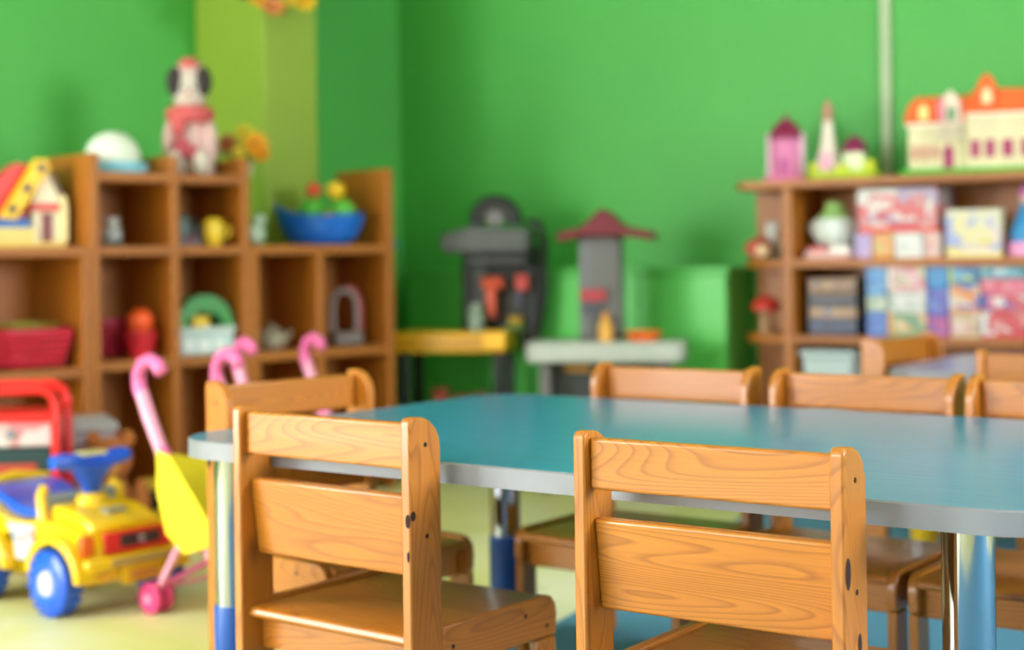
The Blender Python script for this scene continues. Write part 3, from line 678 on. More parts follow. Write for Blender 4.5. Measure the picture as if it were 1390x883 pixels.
def bin_():
    p = onz(108, 712, 0)
    p = atY(114, 700, 4.36); t = thing('storage_box', 'translucent plastic storage box with grey lid between red trolley and shelf', 'box', (p.x, p.y, 0), LF.rot-math.radians(20))
    k = 4.36/FPX; zt = atY(112, 566, 4.36).z; w = .085; b_ = .07
    m = MB(); m.box(-w, w, -b_, b_, 0.0, zt-.04)
    m.build('box_body', P_('a99aa0', .25, coat=.3), t, .012)
    m = MB(); m.box(-w-.006, w+.006, -b_-.006, b_+.006, zt-.04, zt-.012); m.box(-w+.01, w-.01, -b_+.01, b_-.01, zt-.012, zt); m.build('lid', P_('a7a5a3', .3), t, .006)
    m = MB(); m.box(-w+.02, w-.02, -b_-.001, -b_, .12, zt-.07); m.build('contents_window', printed('mixed_toys', ['b07a80', 'c05a5c', '8f9aa4', 'c2b4b0'], 30), t)
    for s_ in (-1, 1): m = MB(); m.box(s_*(w+.006)-.004, s_*(w+.006)+.004, -.03, .03, zt-.07, zt-.02); m.build('clip', P_('c0504e'), t, .002)
bin_()
def teddy():
    p = atY(150, 600, 4.2); t = thing('teddy_bear', 'brown teddy bear sitting on the floor behind the yellow toy car', 'plush toy', (p.x, p.y, .0015), math.radians(15)); t.scale = (.95, .95, 1.12)
    f = P_('a8642c', .95, bump=.7, bscale=150); f2 = P_('c98f4c', .95, bump=.7, bscale=150)
    m = MB(); m.ball((0, 0, .10), (.075, .065, .10)); m.build('body', f, t, smooth=80)
    m = MB(); m.ball((0, -.006, .235), (.062, .056, .056)); h = m.build('head', f, t, smooth=80)
    m = MB(); m.ball((0, -.055, .222), (.026, .022, .02)); m.build('muzzle', f2, h, smooth=80)
    m = MB(); m.ball((0, -.077, .228), .007); m.build('nose', P_('20140c'), h, smooth=80)
    for s_ in (-1, 1):
        m = MB(); m.ball((s_*.048, .0, .285), (.022, .012, .022)); m.build('ear', f, h, smooth=80)
        m = MB(); m.ball((s_*.022, -.053, .248), .006); m.build('eye', P_('20140c'), h, smooth=80)
        m = MB(); m.ball((s_*.085, -.03, .13), (.026, .032, .06)); m.build('arm', f, t, smooth=80)
        m = MB(); m.ball((s_*.05, -.09, .03), (.032, .075, .03)); m.ball((s_*.055, -.15, .035), (.028, .018, .036)); m.build('leg', f2, t, smooth=80)
teddy()
def tyre():
    p = atY(233, 700, 4.3); t = thing('toy_digger', 'toy vehicle with one big black wheel beside the stroller, near the shelf', 'toy', (p.x, p.y, .001), math.radians(-15))
    m = MB(); m.torus((0, -.045, .085), .058, .027, 'y', n=32); 
    for i in range(16):
        a = 2*PI*i/16; m.box(-.008, .008, -.026, .026, .072, .086, Matrix.Translation((0, -.045, .085)) @ Matrix.Rotation(a, 4, 'Y'))
    m.build('wheel', P_('20221c', .7), t)
    m = MB(); m.cyl((0, -.06, .085), (0, -.03, .085), .036); m.build('wheel_hub', P_('e6c024'), t, .003)
    m = MB(); m.box(-.11, -.0, -.02, .05, .07, .13); m.box(-.10, -.045, -.02, .05, .13, .19); m.build('body', P_('c7a51e'), t, .01)
    m = MB(); m.cyl((-.10, -.03, .035), (-.10, .055, .035), .035); m.build('rear_wheel', P_('20221c', .7), t, .004)
tyre()

# ------------------------------------------------------------------ ride-on car
def car():
    pf = onz(80, 836, 0)        # near front wheel
    d = math.radians(-40)
    t = thing('ride_on_car', 'yellow toy ride-on car with blue wheels, seat and steering wheel', 'toy car')
    yel = P_('f7c912', .25, coat=.4); blu = P_('1257d6', .3, coat=.3)
    R = .078; WB = .30; TR = .135      # wheel radius, wheelbase, half track
    # local: +x forward, near side is -y
    t.rotation_euler.z = d
    c, s_ = math.cos(d), math.sin(d); t.location = (pf.x-(c*WB/2+s_*TR), pf.y-(s_*WB/2-c*TR), 0)
    def arch(cx, r, a0=180, a1=0, n=10): return [(cx+r*math.cos(math.radians(a0+(a1-a0)*i/n)), .075+r*math.sin(math.radians(a0+(a1-a0)*i/n))) for i in range(n+1)]
    low = [(-.235, .10)]+arch(-WB/2, .092)+arch(WB/2, .092)+[(.236, .108)]
    up = [(.242, .11), (.242, .165), (.228, .192), (.13, .208), (.05, .208), (.02, .202), (-.06, .198), (-.10, .205), (-.15, .225), (-.22, .235), (-.245, .215)]
    m = MB(); m.prism(low+up, -.125, .125, 'y'); body = m.build('body', yel, t, .014, 3)
    # fenders
    for cx in (-WB/2, WB/2):
        for sy in (-1, 1):
            A = arch(cx, .112, 170, 5); B = arch(cx, .090, 5, 170)
            m = MB(); m.prism(A+B, sy*.105, sy*.158, 'y'); m.build('fender', yel, t, .006)
    # hood with raised centre
    m = MB(); m.prism([(.05, .20), (.232, .186), (.225, .21), (.15, .234), (.06, .242)], -.095, .095, 'y'); m.build('hood', yel, t, .012, 3)
    m = MB(); m.box(.15, .19, -.03, .03, .220, .232); m.build('hood_badge', P_('9a9a88'), t, .003)
    # windscreen frame and dashboard
    for q in (-1, 1): m = MB(); m.tube([(.055, q*.11, .19), (.04, q*.107, .262), (.03, q*.092, .276)], .013); m.build('windscreen_post', yel, t)
    m = MB(); m.box(.02, .05, -.097, .097, .20, .262); m.build('dashboard', P_('8fa0ae', .3), t, .006)
    m = MB(); m.lathe([(0, .22), (.048, .22), (.038, .25), (.03, .262), (0, .262)], (.09, 0, 0), 24); m.build('column_base', yel, t, .003)
    # steering wheel : blue yoke on a stem
    st = MB(); st.lathe([(.0, .258), (.022, .255), (.024, .285), (.04, .315), (.062, .335), (.066, .345), (0, .345)], (.088, 0, -.012), 28, None, .6, 1.0); stem = st.build('steering_column', blu, t, smooth=60)
    m = MB(); m.tube([(.085, -.105, .342), (.085, -.08, .342), (.09, -.04, .338), (.09, .04, .338), (.085, .08, .342), (.085, .105, .342)], .02, rs=[.016, .021, .020, .020, .021, .016]); m.build('steering_wheel', blu, stem, smooth=60)
    m = MB(); m.box(.066, .106, -.036, .036, .350, .3605); m.build('horn_pad', P_('d9cf8e'), stem, .006)
    # seat
    m = MB(); m.prism([(-.22, .236), (-.15, .226), (-.10, .206), (-.06, .199), (.012, .203), (.015, .222), (-.055, .226), (-.10, .236), (-.16, .255), (-.225, .266)], -.10, .10, 'y'); m.build('seat', blu, t, .012, 3)
    m = MB(); m.tube([(-.235, -.09, .215), (-.245, -.09, .262), (-.248, 0, .274), (-.245, .09, .262), (-.235, .09, .215)], .014); m.build('push_bar', yel, t)
    # white side panels
    for sy in (-1, 1):
        m = MB(); m.prism([(-.035, .11), (.03, .11), (.045, .195), (-.075, .192), (-.045, .16)], sy*.1275-.003, sy*.1275+.003, 'y'); m.build('side_panel', printed('sticker', ['e8ecf2', 'dfe6ef', 'e6b8b8', 'b8d4ee'], 40), t, .001)
    # front
    m = MB(); m.box(.235, .250, -.075, .115, .140, .190); g = m.build('grille_panel', P_('e0221c', .3), t, .004)
    m = MB(); m.box(.248, .254, -.035, .075, .153, .181); m.build('grille', P_('3a2c34', .3), g, .003)
    m = MB(); m.cyl((.2535, .02, .167), (.2565, .02, .167), .010); m.build('emblem', P_('b8b8c0', .2, .8), g)
    for sy in (-1, 1):
        m = MB(); m.box(.225, .248, sy*.115-.022, sy*.115+.014, .142, .188); m.build('headlight', P_('ee6a1c', .25), t, .006)
    m = MB(); m.box(.215, .265, -.135, .135, .104, .137); m.build('bumper', yel, t, .012, 3)
    m = MB(); m.box(.264, .270, -.07, .10, .112, .132); m.build('bumper_strip', P_('b59a54'), t, .002)
    m = MB(); m.box(.242, .256, -.03, .085, .066, .105); pl = m.build('plate_holder', yel, t, .004)
    m = MB(); m.box(.2555, .259, -.012, .068, .074, .096); m.build('plate', P_('dd9a44'), pl, .002)
    # wheels
    for cx in (-WB/2, WB/2):
        for sy in (-1, 1):
            y0 = sy*.115; y1 = sy*.172; m = MB()
            prof = [(0, 0), (.04, 0), (.066, .002), (.078, .010), (.078, .046), (.066, .055), (.045, .057), (.042, .050), (0, .050)]
            M = Matrix.Translation((cx, y0, .078)) @ Matrix.Rotation(PI/2*(1 if sy < 0 else -1), 4, 'X')
            m.lathe([(r*.97, z) for r, z in prof], seg=36, M=M)
            for i in range(18):
                a = 2*PI*i/18; m.box(-.006, .006, .004 if sy > 0 else -.052, .052 if sy > 0 else -.004, .072, .078, Matrix.Translation((cx, y0, .078)) @ Matrix.Rotation(a, 4, 'Y'))
            w = m.build('wheel', blu, t, .001)
            m = MB(); m.cyl((cx, y0+sy*.046, .078), (cx, y0+sy*.058, .078), .034, .028); m.build('wheel_hub', P_('c9c8de', .3), w, .002)
            m = MB(); m.torus((cx, y0+sy*.053, .078), .040, .0035, 'y'); m.build('wheel_ring', P_('2f7df0'), w)
    return t
car()

# ------------------------------------------------------------------ doll strollers
def stroller(loc, rz, label, seatc='f2dc1e', fold=1):
    """+x is forward; wheels at y = 0 (near side) and y = width"""
    t = thing('doll_stroller', label, 'toy stroller', loc, rz)
    pk = P_('f4a3bc', .3); hot = P_('ea6fa6', .3); Wd = .24; Hh = .585
    for y in (0, Wd):
        fr = MB(); fr.tube([(-.045, y, Hh-.075), (-.02, y, Hh-.13), (.03, y, Hh-.22), (.09, y, .27), (.17, y, .17), (.26, y, .05)], .01, rs=[.016, .016, .015, .012, .0095, .009]); f = fr.build('side_tube', pk, t)
        m = MB(); m.tube([(.028, y, Hh-.028), (.012, y, Hh-.008), (-.012, y, Hh), (-.036, y, Hh-.008), (-.052, y, Hh-.032), (-.053, y, Hh-.062), (-.042, y, Hh-.085)], .0165); m.build('hook_handle', hot, f)
        m = MB(); m.tube([(.13, y, .235), (.08, y, .16), (.0, y, .045)], .009); m.build('rear_tube', pk, t)
        m = MB(); m.ball((.03, y, Hh-.215), (.02, .016, .02)); m.build('joint', hot, t, smooth=70)
        for x in (0, .26):
            for dy in (-.016, .016):
                m = MB(); m.cyl((x, y+dy-.010, .036), (x, y+dy+.010, .036), .036, seg=24); w = m.build('wheel', P_('e0437e', .35), t, .005)
                m = MB(); m.cyl((x, y+dy*1.75-.001, .036), (x, y+dy*1.75+.001, .036), .012); m.build('wheel_cap', P_('f29ac0'), w)
            m = MB(); m.ball((x, y, .05), (.012, .016, .016)); m.build('wheel_fork', pk, t, smooth=70)
    m = MB(); m.tube([(.01, 0, .06), (.06, Wd/2, .11), (.1, Wd, .17)], .007); m.tube([(.01, Wd, .06), (.06, Wd/2, .118), (.1, 0, .17)], .007); m.build('cross_brace', hot, t)
    m = MB(); m.cyl((0, 0, .055), (0, Wd, .055), .006); m.cyl((.26, 0, .055), (.26, Wd, .055), .006); m.build('axle_bar', pk, t)
    # sagging fabric seat: closed loft
    mb = MB(); prof = [(.045, .37), (.06, .30), (.085, .225), (.12, .185), (.17, .185), (.20, .205), (.215, .20), (.17, .165), (.115, .163), (.07, .21), (.048, .29), (.035, .37)]
    rows = []
    for j in range(9):
        q = j/8; y = .012+(Wd-.024)*q; sag = -.018*math.sin(PI*q)
        rows.append([mb.bm.verts.new((x+sag*.3, y, z+sag)) for x, z in prof])
    for A, B in zip(rows, rows[1:]):
        for i in range(len(prof)): mb.bm.faces.new((A[i], A[(i+1) % len(prof)], B[(i+1) % len(prof)], B[i]))
    mb.bm.faces.new(rows[0][::-1]); mb.bm.faces.new(rows[-1])
    mb.build('fabric_seat', P_(seatc, .7, bump=.3), t, smooth=70)
    for y in (-.018, Wd-.006):
        m = MB(); m.prism([(.03, .38), (.075, .37), (.20, .235), (.205, .175), (.12, .15), (.06, .19), (.03, .28)], y-.003, y+.003, 'y'); m.build('side_flap', P_(seatc, .7, bump=.3), t, .002)
    return t
rw = onz(213, 832, 0)
stroller((rw.x, rw.y, 0), math.radians(-37), 'pink doll stroller with yellow seat beside the toy car')
h1 = onz(330, 465, .585); rz2 = math.radians(-45)
stroller((h1.x+.01, h1.y+.01, 0), rz2, 'second pink doll stroller behind, only its hooked handles above the chair', 'e9a0b8')

# ------------------------------------------------------------------ low green cabinet along the right wall
gcab = wallpaint('green_cabinet_paint', '5cc454', .05, .4)
s0 = wl.s_at(562, -.2); s1 = wl.s_at(986, -.24); zc = .765
t = thing('low_cabinet', 'long low light green cabinet along the wall behind the play benches', 'cabinet', tuple(wl.w(s0, -.24, 0)), wl.rot)
Lc = s1-s0
m = MB(); m.box(0, Lc, .018, .238, 0, zc-.02); m.build('carcass', gcab, t, .003)
m = MB(); m.box(-.0, Lc+.01, -.004, .238, zc-.02, zc); m.build('cabinet_top', gcab, t, .003)
nd = 4
for i in range(nd):
    a = Lc*i/nd; b_ = Lc*(i+1)/nd
    m = MB(); m.box(a+.003, b_-.003, 0, .0178, .05, zc-.024); dd = m.build('door', gcab, t, .003)
    m = MB(); m.cyl((b_-.05, -.018, .45), (b_-.05, 0, .45), .009, .006); m.build('knob', P_('4fae48'), dd)

# ------------------------------------------------------------------ toy workbench
def bench1():
    Y = 5.6; p = atY(618, 600, Y); k = Y/FPX
    t = thing('toy_workbench', 'toy workbench with yellow top and tall black tool tower', 'toy workbench', (p.x, p.y, 0), math.radians(-12))
    zt = atY(618, 450, Y).z; dk = P_('1b1d18', .5); gy = P_('4e524c', .5); yl = P_('dba51a', .35)
    x0 = -78*k; x1 = 78*k
    m = MB(); m.box(x0, x1, -.09, .17, zt-.075, zt); m.build('worktop', yl, t, .01, 3)
    m = MB(); m.box(x0+.02, x1-.02, -.095, -.09, zt-.055, zt-.02); m.build('front_strip', P_('c08a12'), t, .002)
    m = MB(); m.box(x1-.085, x1+.002, -.1, -.06, zt-.065, zt+.004); m.build('vice', P_('f2b71c'), t, .006)
    for x in (x0+.02, x1-.05):
        for y in (-.07, .12): m = MB(); m.box(x, x+.035, y, y+.035, 0, zt-.075); m.build('leg', dk, t, .006)
    m = MB(); m.box(x0+.02, x1-.015, -.06, .15, .20, .225); m.build('lower_shelf', P_('4d5350'), t, .004)
    X = lambda px: (px-618)*k; Z = lambda py: atY(640, py, Y+.1).z
    m = MB(); m.box(X(621), X(640), .10, .14, zt, Z(335)); m.build('tower_post', dk, t, .008)
    m = MB(); m.box(X(703), X(728), .10, .14, zt-.08, Z(335)); m.build('tower_post', dk, t, .008)
    m = MB(); m.box(X(640), X(703), .12, .135, zt, Z(330)); m.build('tool_panel', P_('34342c', .6), t, .003)
    m = MB(); m.box(X(636), X(656), .105, .119, zt, Z(345)); m.build('grey_panel', gy, t, .003)
    m = MB(); m.prism([(X(597), Z(334)), (X(604), Z(344)), (X(722), Z(346)), (X(722), Z(312)), (X(640), Z(308)), (X(606), Z(316)), (X(597), Z(322))], .02, .16, 'y'); m.build('tower_shelf', gy, t, .01)
    m = MB(); m.torus((X(671), .09, Z(302)), 26*k, .032, 'y', -.2, PI+.2, 24); m.build('tower_arch', dk, t)
    m = MB(); m.cyl((X(671), .075, Z(295)), (X(671), .10, Z(295)), 14*k); m.build('clock_face', P_('6a6660'), t, .004)
    m = MB(); m.tube([(X(722), .13, zt-.05), (X(734), .13, Z(400)), (X(735), .13, Z(330)), (X(728), .13, Z(306)), (X(712), .13, Z(302))], .016); m.build('lamp_arm', dk, t)
    m = MB(); m.box(X(640), X(722), -.02, .10, Z(360), Z(348)); m.build('hood_strip', P_('1d1e19'), t, .006)
    def hung(name, label, px, py, fn, y=.11):
        q = Matrix.Rotation(math.radians(-12), 3, 'Z') @ Vector((X(px), y-.016, 0)); th = thing(name, label, 'toy tool', (p.x+q.x, p.y+q.y, Z(py)), math.radians(-12)); fn(th)
    def drill(th):
        m = MB(); m.cyl((-.045, -.02, .03), (.04, -.02, .03), .024); m.box(-.03, .008, -.035, -.004, -.085, .03); m.build('drill_body', P_('d4502a'), th, .006)
        m = MB(); m.cyl((.04, -.02, .03), (.058, -.02, .03), .012, .006); m.build('chuck', P_('555555'), th)
        m = MB(); m.box(-.034, .014, -.036, .006, -.10, -.085); m.build('battery', P_('b03a24'), th, .004)
    hung('toy_drill', 'orange toy drill hanging on the black workbench tower', 669, 395, drill)
    def saw(th):
        m = MB(); m.box(-.02, .03, -.012, .0, -.03, .03); m.build('grip', P_('cf3a28'), th, .01)
        m = MB(); m.prism([(-.02, -.02), (.012, -.03), (.0, -.10), (-.012, -.10)], -.007, -.003, 'y'); m.build('blade', P_('3a3450'), th)
    hung('toy_saw', 'red-handled toy saw at the right of the workbench tower', 706, 384, saw, .096)
    def jar(th):
        m = MB(); m.lathe([(0, 0), (.03, 0), (.032, .07), (.024, .085), (0, .088)], seg=24); m.build('jar_body', P_('7c8f78'), th, smooth=60)
        m = MB(); m.cyl((0, 0, .085), (0, 0, .1), .022); m.build('lid', P_('95a38c'), th)
    q = Matrix.Rotation(math.radians(-12), 3, 'Z') @ Vector((X(647), .03, 0)); th = thing('toy_jar', 'grey-green toy jar standing on the yellow workbench top', 'toy', (p.x+q.x, p.y+q.y, zt+.0006), 0); jar(th)
    for i, (px, w_, h_, c, lb) in enumerate(((598, .05, .10, 'a8412c', 'rust red toy box on the lower shelf of workbench, left one'), (628, .06, .075, '9a2f30', 'dark red toy box on the lower shelf of workbench, middle one'), (655, .05, .085, '87322c', 'brownish red toy box on lower shelf of workbench, right one'))):
        q = Matrix.Rotation(math.radians(-12), 3, 'Z') @ Vector((X(px), .02, 0)); th = thing('toy_box', lb, 'toy', (p.x+q.x, p.y+q.y, .226), math.radians(-12), 'red boxes under the workbench')
        m = MB(); m.box(-w_/2, w_/2, -.03, .03, 0, h_*.8); m.build('box_body', P_(c), th, .006)
        m = MB(); m.box(-w_/2-.003, w_/2+.003, -.033, .033, h_*.8, h_); m.build('lid', P_(c), th, .003)
    m = MB(); q = Matrix.Rotation(math.radians(-12), 3, 'Z') @ Vector((X(690), 0.06, 0)); th = thing('toy_plane', 'small yellow and green toy hand plane at the right of the yellow worktop', 'toy tool', (p.x+q.x, p.y+q.y, zt+.0006), 0)
    m.box(-.02, .06, -.018, .018, 0, .022); m.build('sole', P_('5c7a3c'), th, .003)
    m = MB(); m.box(0, .05, -.014, .014, .022, .05); m.build('grip', P_('cfa62c'), th, .008)
bench1()
def bench2():
    Y = 5.22; p = atY(824, 600, Y); k = Y/FPX; rz = math.radians(-10)
    t = thing('toy_kitchen', 'toy kitchen bench with white top and grey column under red canopy', 'toy kitchen', (p.x, p.y, 0), rz)
    zt = atY(824, 463, Y).z; wt = P_('b0b6a8', .4); gy = P_('66645f', .5); dk = P_('343833', .5)
    X = lambda px: (px-824)*k; Z = lambda py: atY(824, py, Y+.06).z
    m = MB(); m.prism(rrect(X(718), X(932), -.1, .15, .04), zt-.07, zt, 'z'); m.build('worktop', wt, t, .012, 3)
    m = MB(); m.box(X(735), X(750), -.05, .1, 0, zt-.07); m.build('leg_panel', gy, t, .006)
    m = MB(); m.box(X(895), X(910), -.05, .1, 0, zt-.07); m.build('leg_panel', gy, t, .006)
    m = MB(); m.box(X(750), X(895), .04, .1, .08, zt-.07); m.build('oven_front', dk, t, .006)
    m = MB(); m.box(X(765), X(800), .03, .04, zt-.11, zt-.085); m.build('oven_handle', P_('c98c2a'), t, .003)
    m = MB(); m.prism(rrect(X(788), X(846), .0, .12, .02), zt, Z(322), 'z'); m.build('column', gy, t, .004)
    m = MB(); m.box(X(790), X(806), -.004, 0, zt+.02, Z(330)); m.build('column_strip', P_('6a6c6c'), t, .001)
    m = MB(); m.box(X(792), X(826), -.03, 0, Z(408), Z(392)); m.build('red_ledge', P_('a8323a'), t, .004)
    m = MB(); m.box(X(796), X(820), -.02, 0, Z(425), Z(412)); m.build('tap', P_('474b50'), t, .003)
    m = MB(); m.prism([(X(762), Z(328)), (X(762), Z(316)), (X(795), Z(309)), (X(815), Z(290)), (X(824), Z(284)), (X(833), Z(290)), (X(852), Z(308)), (X(892), Z(316)), (X(892), Z(328)), (X(850), Z(321)), (X(795), Z(321))], -.06, .15, 'y'); m.build('canopy', P_('6e0f22', .5), t, .008)
    R_ = Matrix.Rotation(rz, 3, 'Z')
    q = R_ @ Vector((X(875), 0, 0)); th = thing('toy_pan', 'flat orange toy pan on the right of the white toy kitchen top', 'toy', (p.x+q.x, p.y+q.y, zt+.0006), rz)
    m = MB(); m.lathe([(0, 0), (.048, 0), (.066, .03), (.062, .032), (.046, .008), (0, .008)], seg=28); m.build('pan_body', P_('f07428'), th)
    m = MB(); m.box(-.008, .008, -.09, -.06, .022, .032); m.build('handle', P_('e8602a'), th, .003)
    q = R_ @ Vector((X(826), -.04, 0)); th = thing('toy_bottle', 'amber yellow toy bottle in front of the grey toy kitchen column', 'toy', (p.x+q.x, p.y+q.y, zt+.0006), 0)
    m = MB(); m.lathe([(0, 0), (.024, 0), (.026, .05), (.014, .07), (.012, .085), (0, .085)], seg=24); m.build('bottle_body', P_('dba034'), th, smooth=60)
    m = MB(); m.cyl((0, 0, .083), (0, 0, .1), .014); m.build('cap', P_('c27f24'), th)
bench2()
# small wall-hung things right of the left shelf
def hookthing():
    z = wl
    q = LF.w(s530+PT/2+.001, .16, LF.z(548, 445, .15))
    t = thing('toy_handbag', 'dusky red toy handbag hanging on the outer end panel of the left row', 'toy', (q.x, q.y, q.z), LF.rot)
    m = MB(); m.prism(rrect(-.04, .06, 0, .07, .015), 0, .02, 'z', Matrix.Rotation(PI/2, 4, 'X') @ Matrix.Identity(4)); 
    o = m.build('bag_body', P_('8c4a40', .8), t, .004); o.rotation_euler.z = PI/2; o.location.x = .001
    m = MB(); m.torus((.012, .0, .075), .03, .004, 'x', 0, PI, 14, 8); m.build('bag_strap', P_('7a3a34', .8), t)
    q = LF.w(s530+PT/2+.001, .1, LF.z(556, 338, .1))
    t = thing('toy_hat', 'small blue toy cap on the outer end panel of the left row', 'toy', (q.x, q.y, q.z), LF.rot)
    m = MB(); m.ball((.036, 0, .02), (.035, .045, .024)); m.build('cap_crown', P_('17609a', .6), t, smooth=70)
    m = MB(); m.lathe([(0, 0), (.04, 0), (.042, .004), (0, .006)], (.055, -.02, .01), 24); m.build('cap_peak', P_('1a6cae', .6), t)
hookthing()

# ------------------------------------------------------------------ right shelf
RD = .30; RB = .028
zt_ = RF.z(1180, 240, 0); zm_ = RF.z(1180, 351, 0); zl_ = RF.z(1110, 456, 0); zb_ = zl_-(zm_-zl_)
print('RSHELF', zt_, zm_, zl_, zb_)
sd = RF.s_at(1069, 0); sb = RF.s_at(1029, .29); se = sd+1.2; sm = RF.s_at(1168, .1)
t = thing('display_shelf', 'long wooden shelf full of game boxes, with open rounded end, on the right', 'shelf', tuple(RF.w(sd, 0, 0)), RF.rot)
for x, h in ((0, zt_-RB), (se-sd, zt_-RB)):
    m = MB(); m.box(x-.018, x+.018, 0, RD-.012, 0, h); m.build('upright', SZ, t, .003)
m = MB(); m.box(sb-sd, se-sd+.018, RD-.012, RD, 0, zt_-RB); m.build('back_panel', SZ, t)
for z in (zm_, zl_, max(zb_, .2), .06):
    m = MB(); m.box(.0185, se-sd-.0185, .004, RD-.0125, z-RB, z); m.build('shelf_board', SX, t, .002)
    a0 = min(RF.s_at(1009, .12)-sd, -.12)
    m = MB(); m.prism([(-.0185, .004), (-.0185, RD-.0125), (a0, RD-.0125), (a0, RD-.10), (a0+.02, .11), (a0+.06, .04), (a0+.11, .008)], z-RB, z, 'z'); m.build('end_board', SX, t, .002)
a0 = RF.s_at(1006, .03)-sd
m = MB(); m.prism([(a0+.03, -.012), (se-sd+.03, -.012), (se-sd+.03, RD), (a0-.03, RD), (a0-.02, .05)], zt_-RB, zt_, 'z'); m.build('top_board', SX, t, .003)

R_on = lambda px, v, z: seat_on(RF, px, v, z)
def pinktower():
    loc, k = R_on(1070, .12, zt_); t = thing('toy_tower', 'pink round toy tower with dark magenta dome on the right shelf', 'toy', loc, RZ(RF, 15))
    m = MB(); m.prism(rrect(-.075, .075, -.05, .05, .03), 0, .018, 'z'); m.build('base', P_('e27a9c'), t, .004)
    m = MB(); m.cyl((0, 0, .018), (0, 0, .145), .056, .054, 28); m.build('tower_wall', P_('d977a6'), t)
    for i in (-1, 1): m = MB(); m.cyl((i*.054, -.012, .018), (i*.054, -.012, .15), .012); m.ball((i*.054, -.012, .155), .013); m.build('turret', P_('efc6d8'), t)
    m = MB(); m.prism([(-.018, .018), (.018, .018), (.018, .07), (.0, .088), (-.018, .07)], -.059, -.05, 'y'); m.build('door', P_('b8508c'), t)
    m = MB(); m.lathe([(.060, .145), (.060, .155), (.05, .18), (.032, .205), (.01, .217), (.004, .235), (0, .24)], seg=28); m.build('dome', P_('8c1848'), t, smooth=50)
pinktower()
def islandset():
    loc, k = R_on(1149, .12, zt_); t = thing('toy_castle', 'toy castle with slim white spire and tiny magenta-roofed house on lime base', 'toy', loc, RZ(RF, 10))
    m = MB(); m.prism(rrect(-.125, .125, -.07, .07, .05), 0, .028, 'z'); m.build('base', P_('b7d22c'), t, .01)
    m = MB(); m.lathe([(.045, .028), (.04, .06), (.028, .11), (.019, .17), (.016, .2), (0, .2)], (-.055, 0, 0), 24); m.build('spire', P_('e8dcc8'), t, smooth=50)
    m = MB(); m.lathe([(.021, .2), (.014, .222), (.02, .235), (.006, .27), (0, .275)], (-.055, 0, 0), 24); m.build('spire_top', P_('b9806a'), t, smooth=50)
    m = MB(); m.box(-.075, -.035, -.046, -.03, .03, .09); m.build('spire_door', P_('e9a8bc'), t, .004)
    m = MB(); m.box(.0, .07, -.035, .03, .028, .09); m.build('house', P_('dfe7b8'), t, .004)
    m = MB(); m.lathe([(.046, .09), (.04, .115), (.02, .14), (0, .15)], (.035, 0, 0), 20); m.build('house_roof', P_('862050'), t, smooth=50)
    m = MB(); m.ball((.09, -.03, .045), (.022, .02, .022)); m.ball((-.1, -.03, .042), (.018, .018, .018)); m.ball((.0, -.055, .036), (.022, .012, .014)); m.build('shrub', P_('d3d838'), t, smooth=70)
islandset()
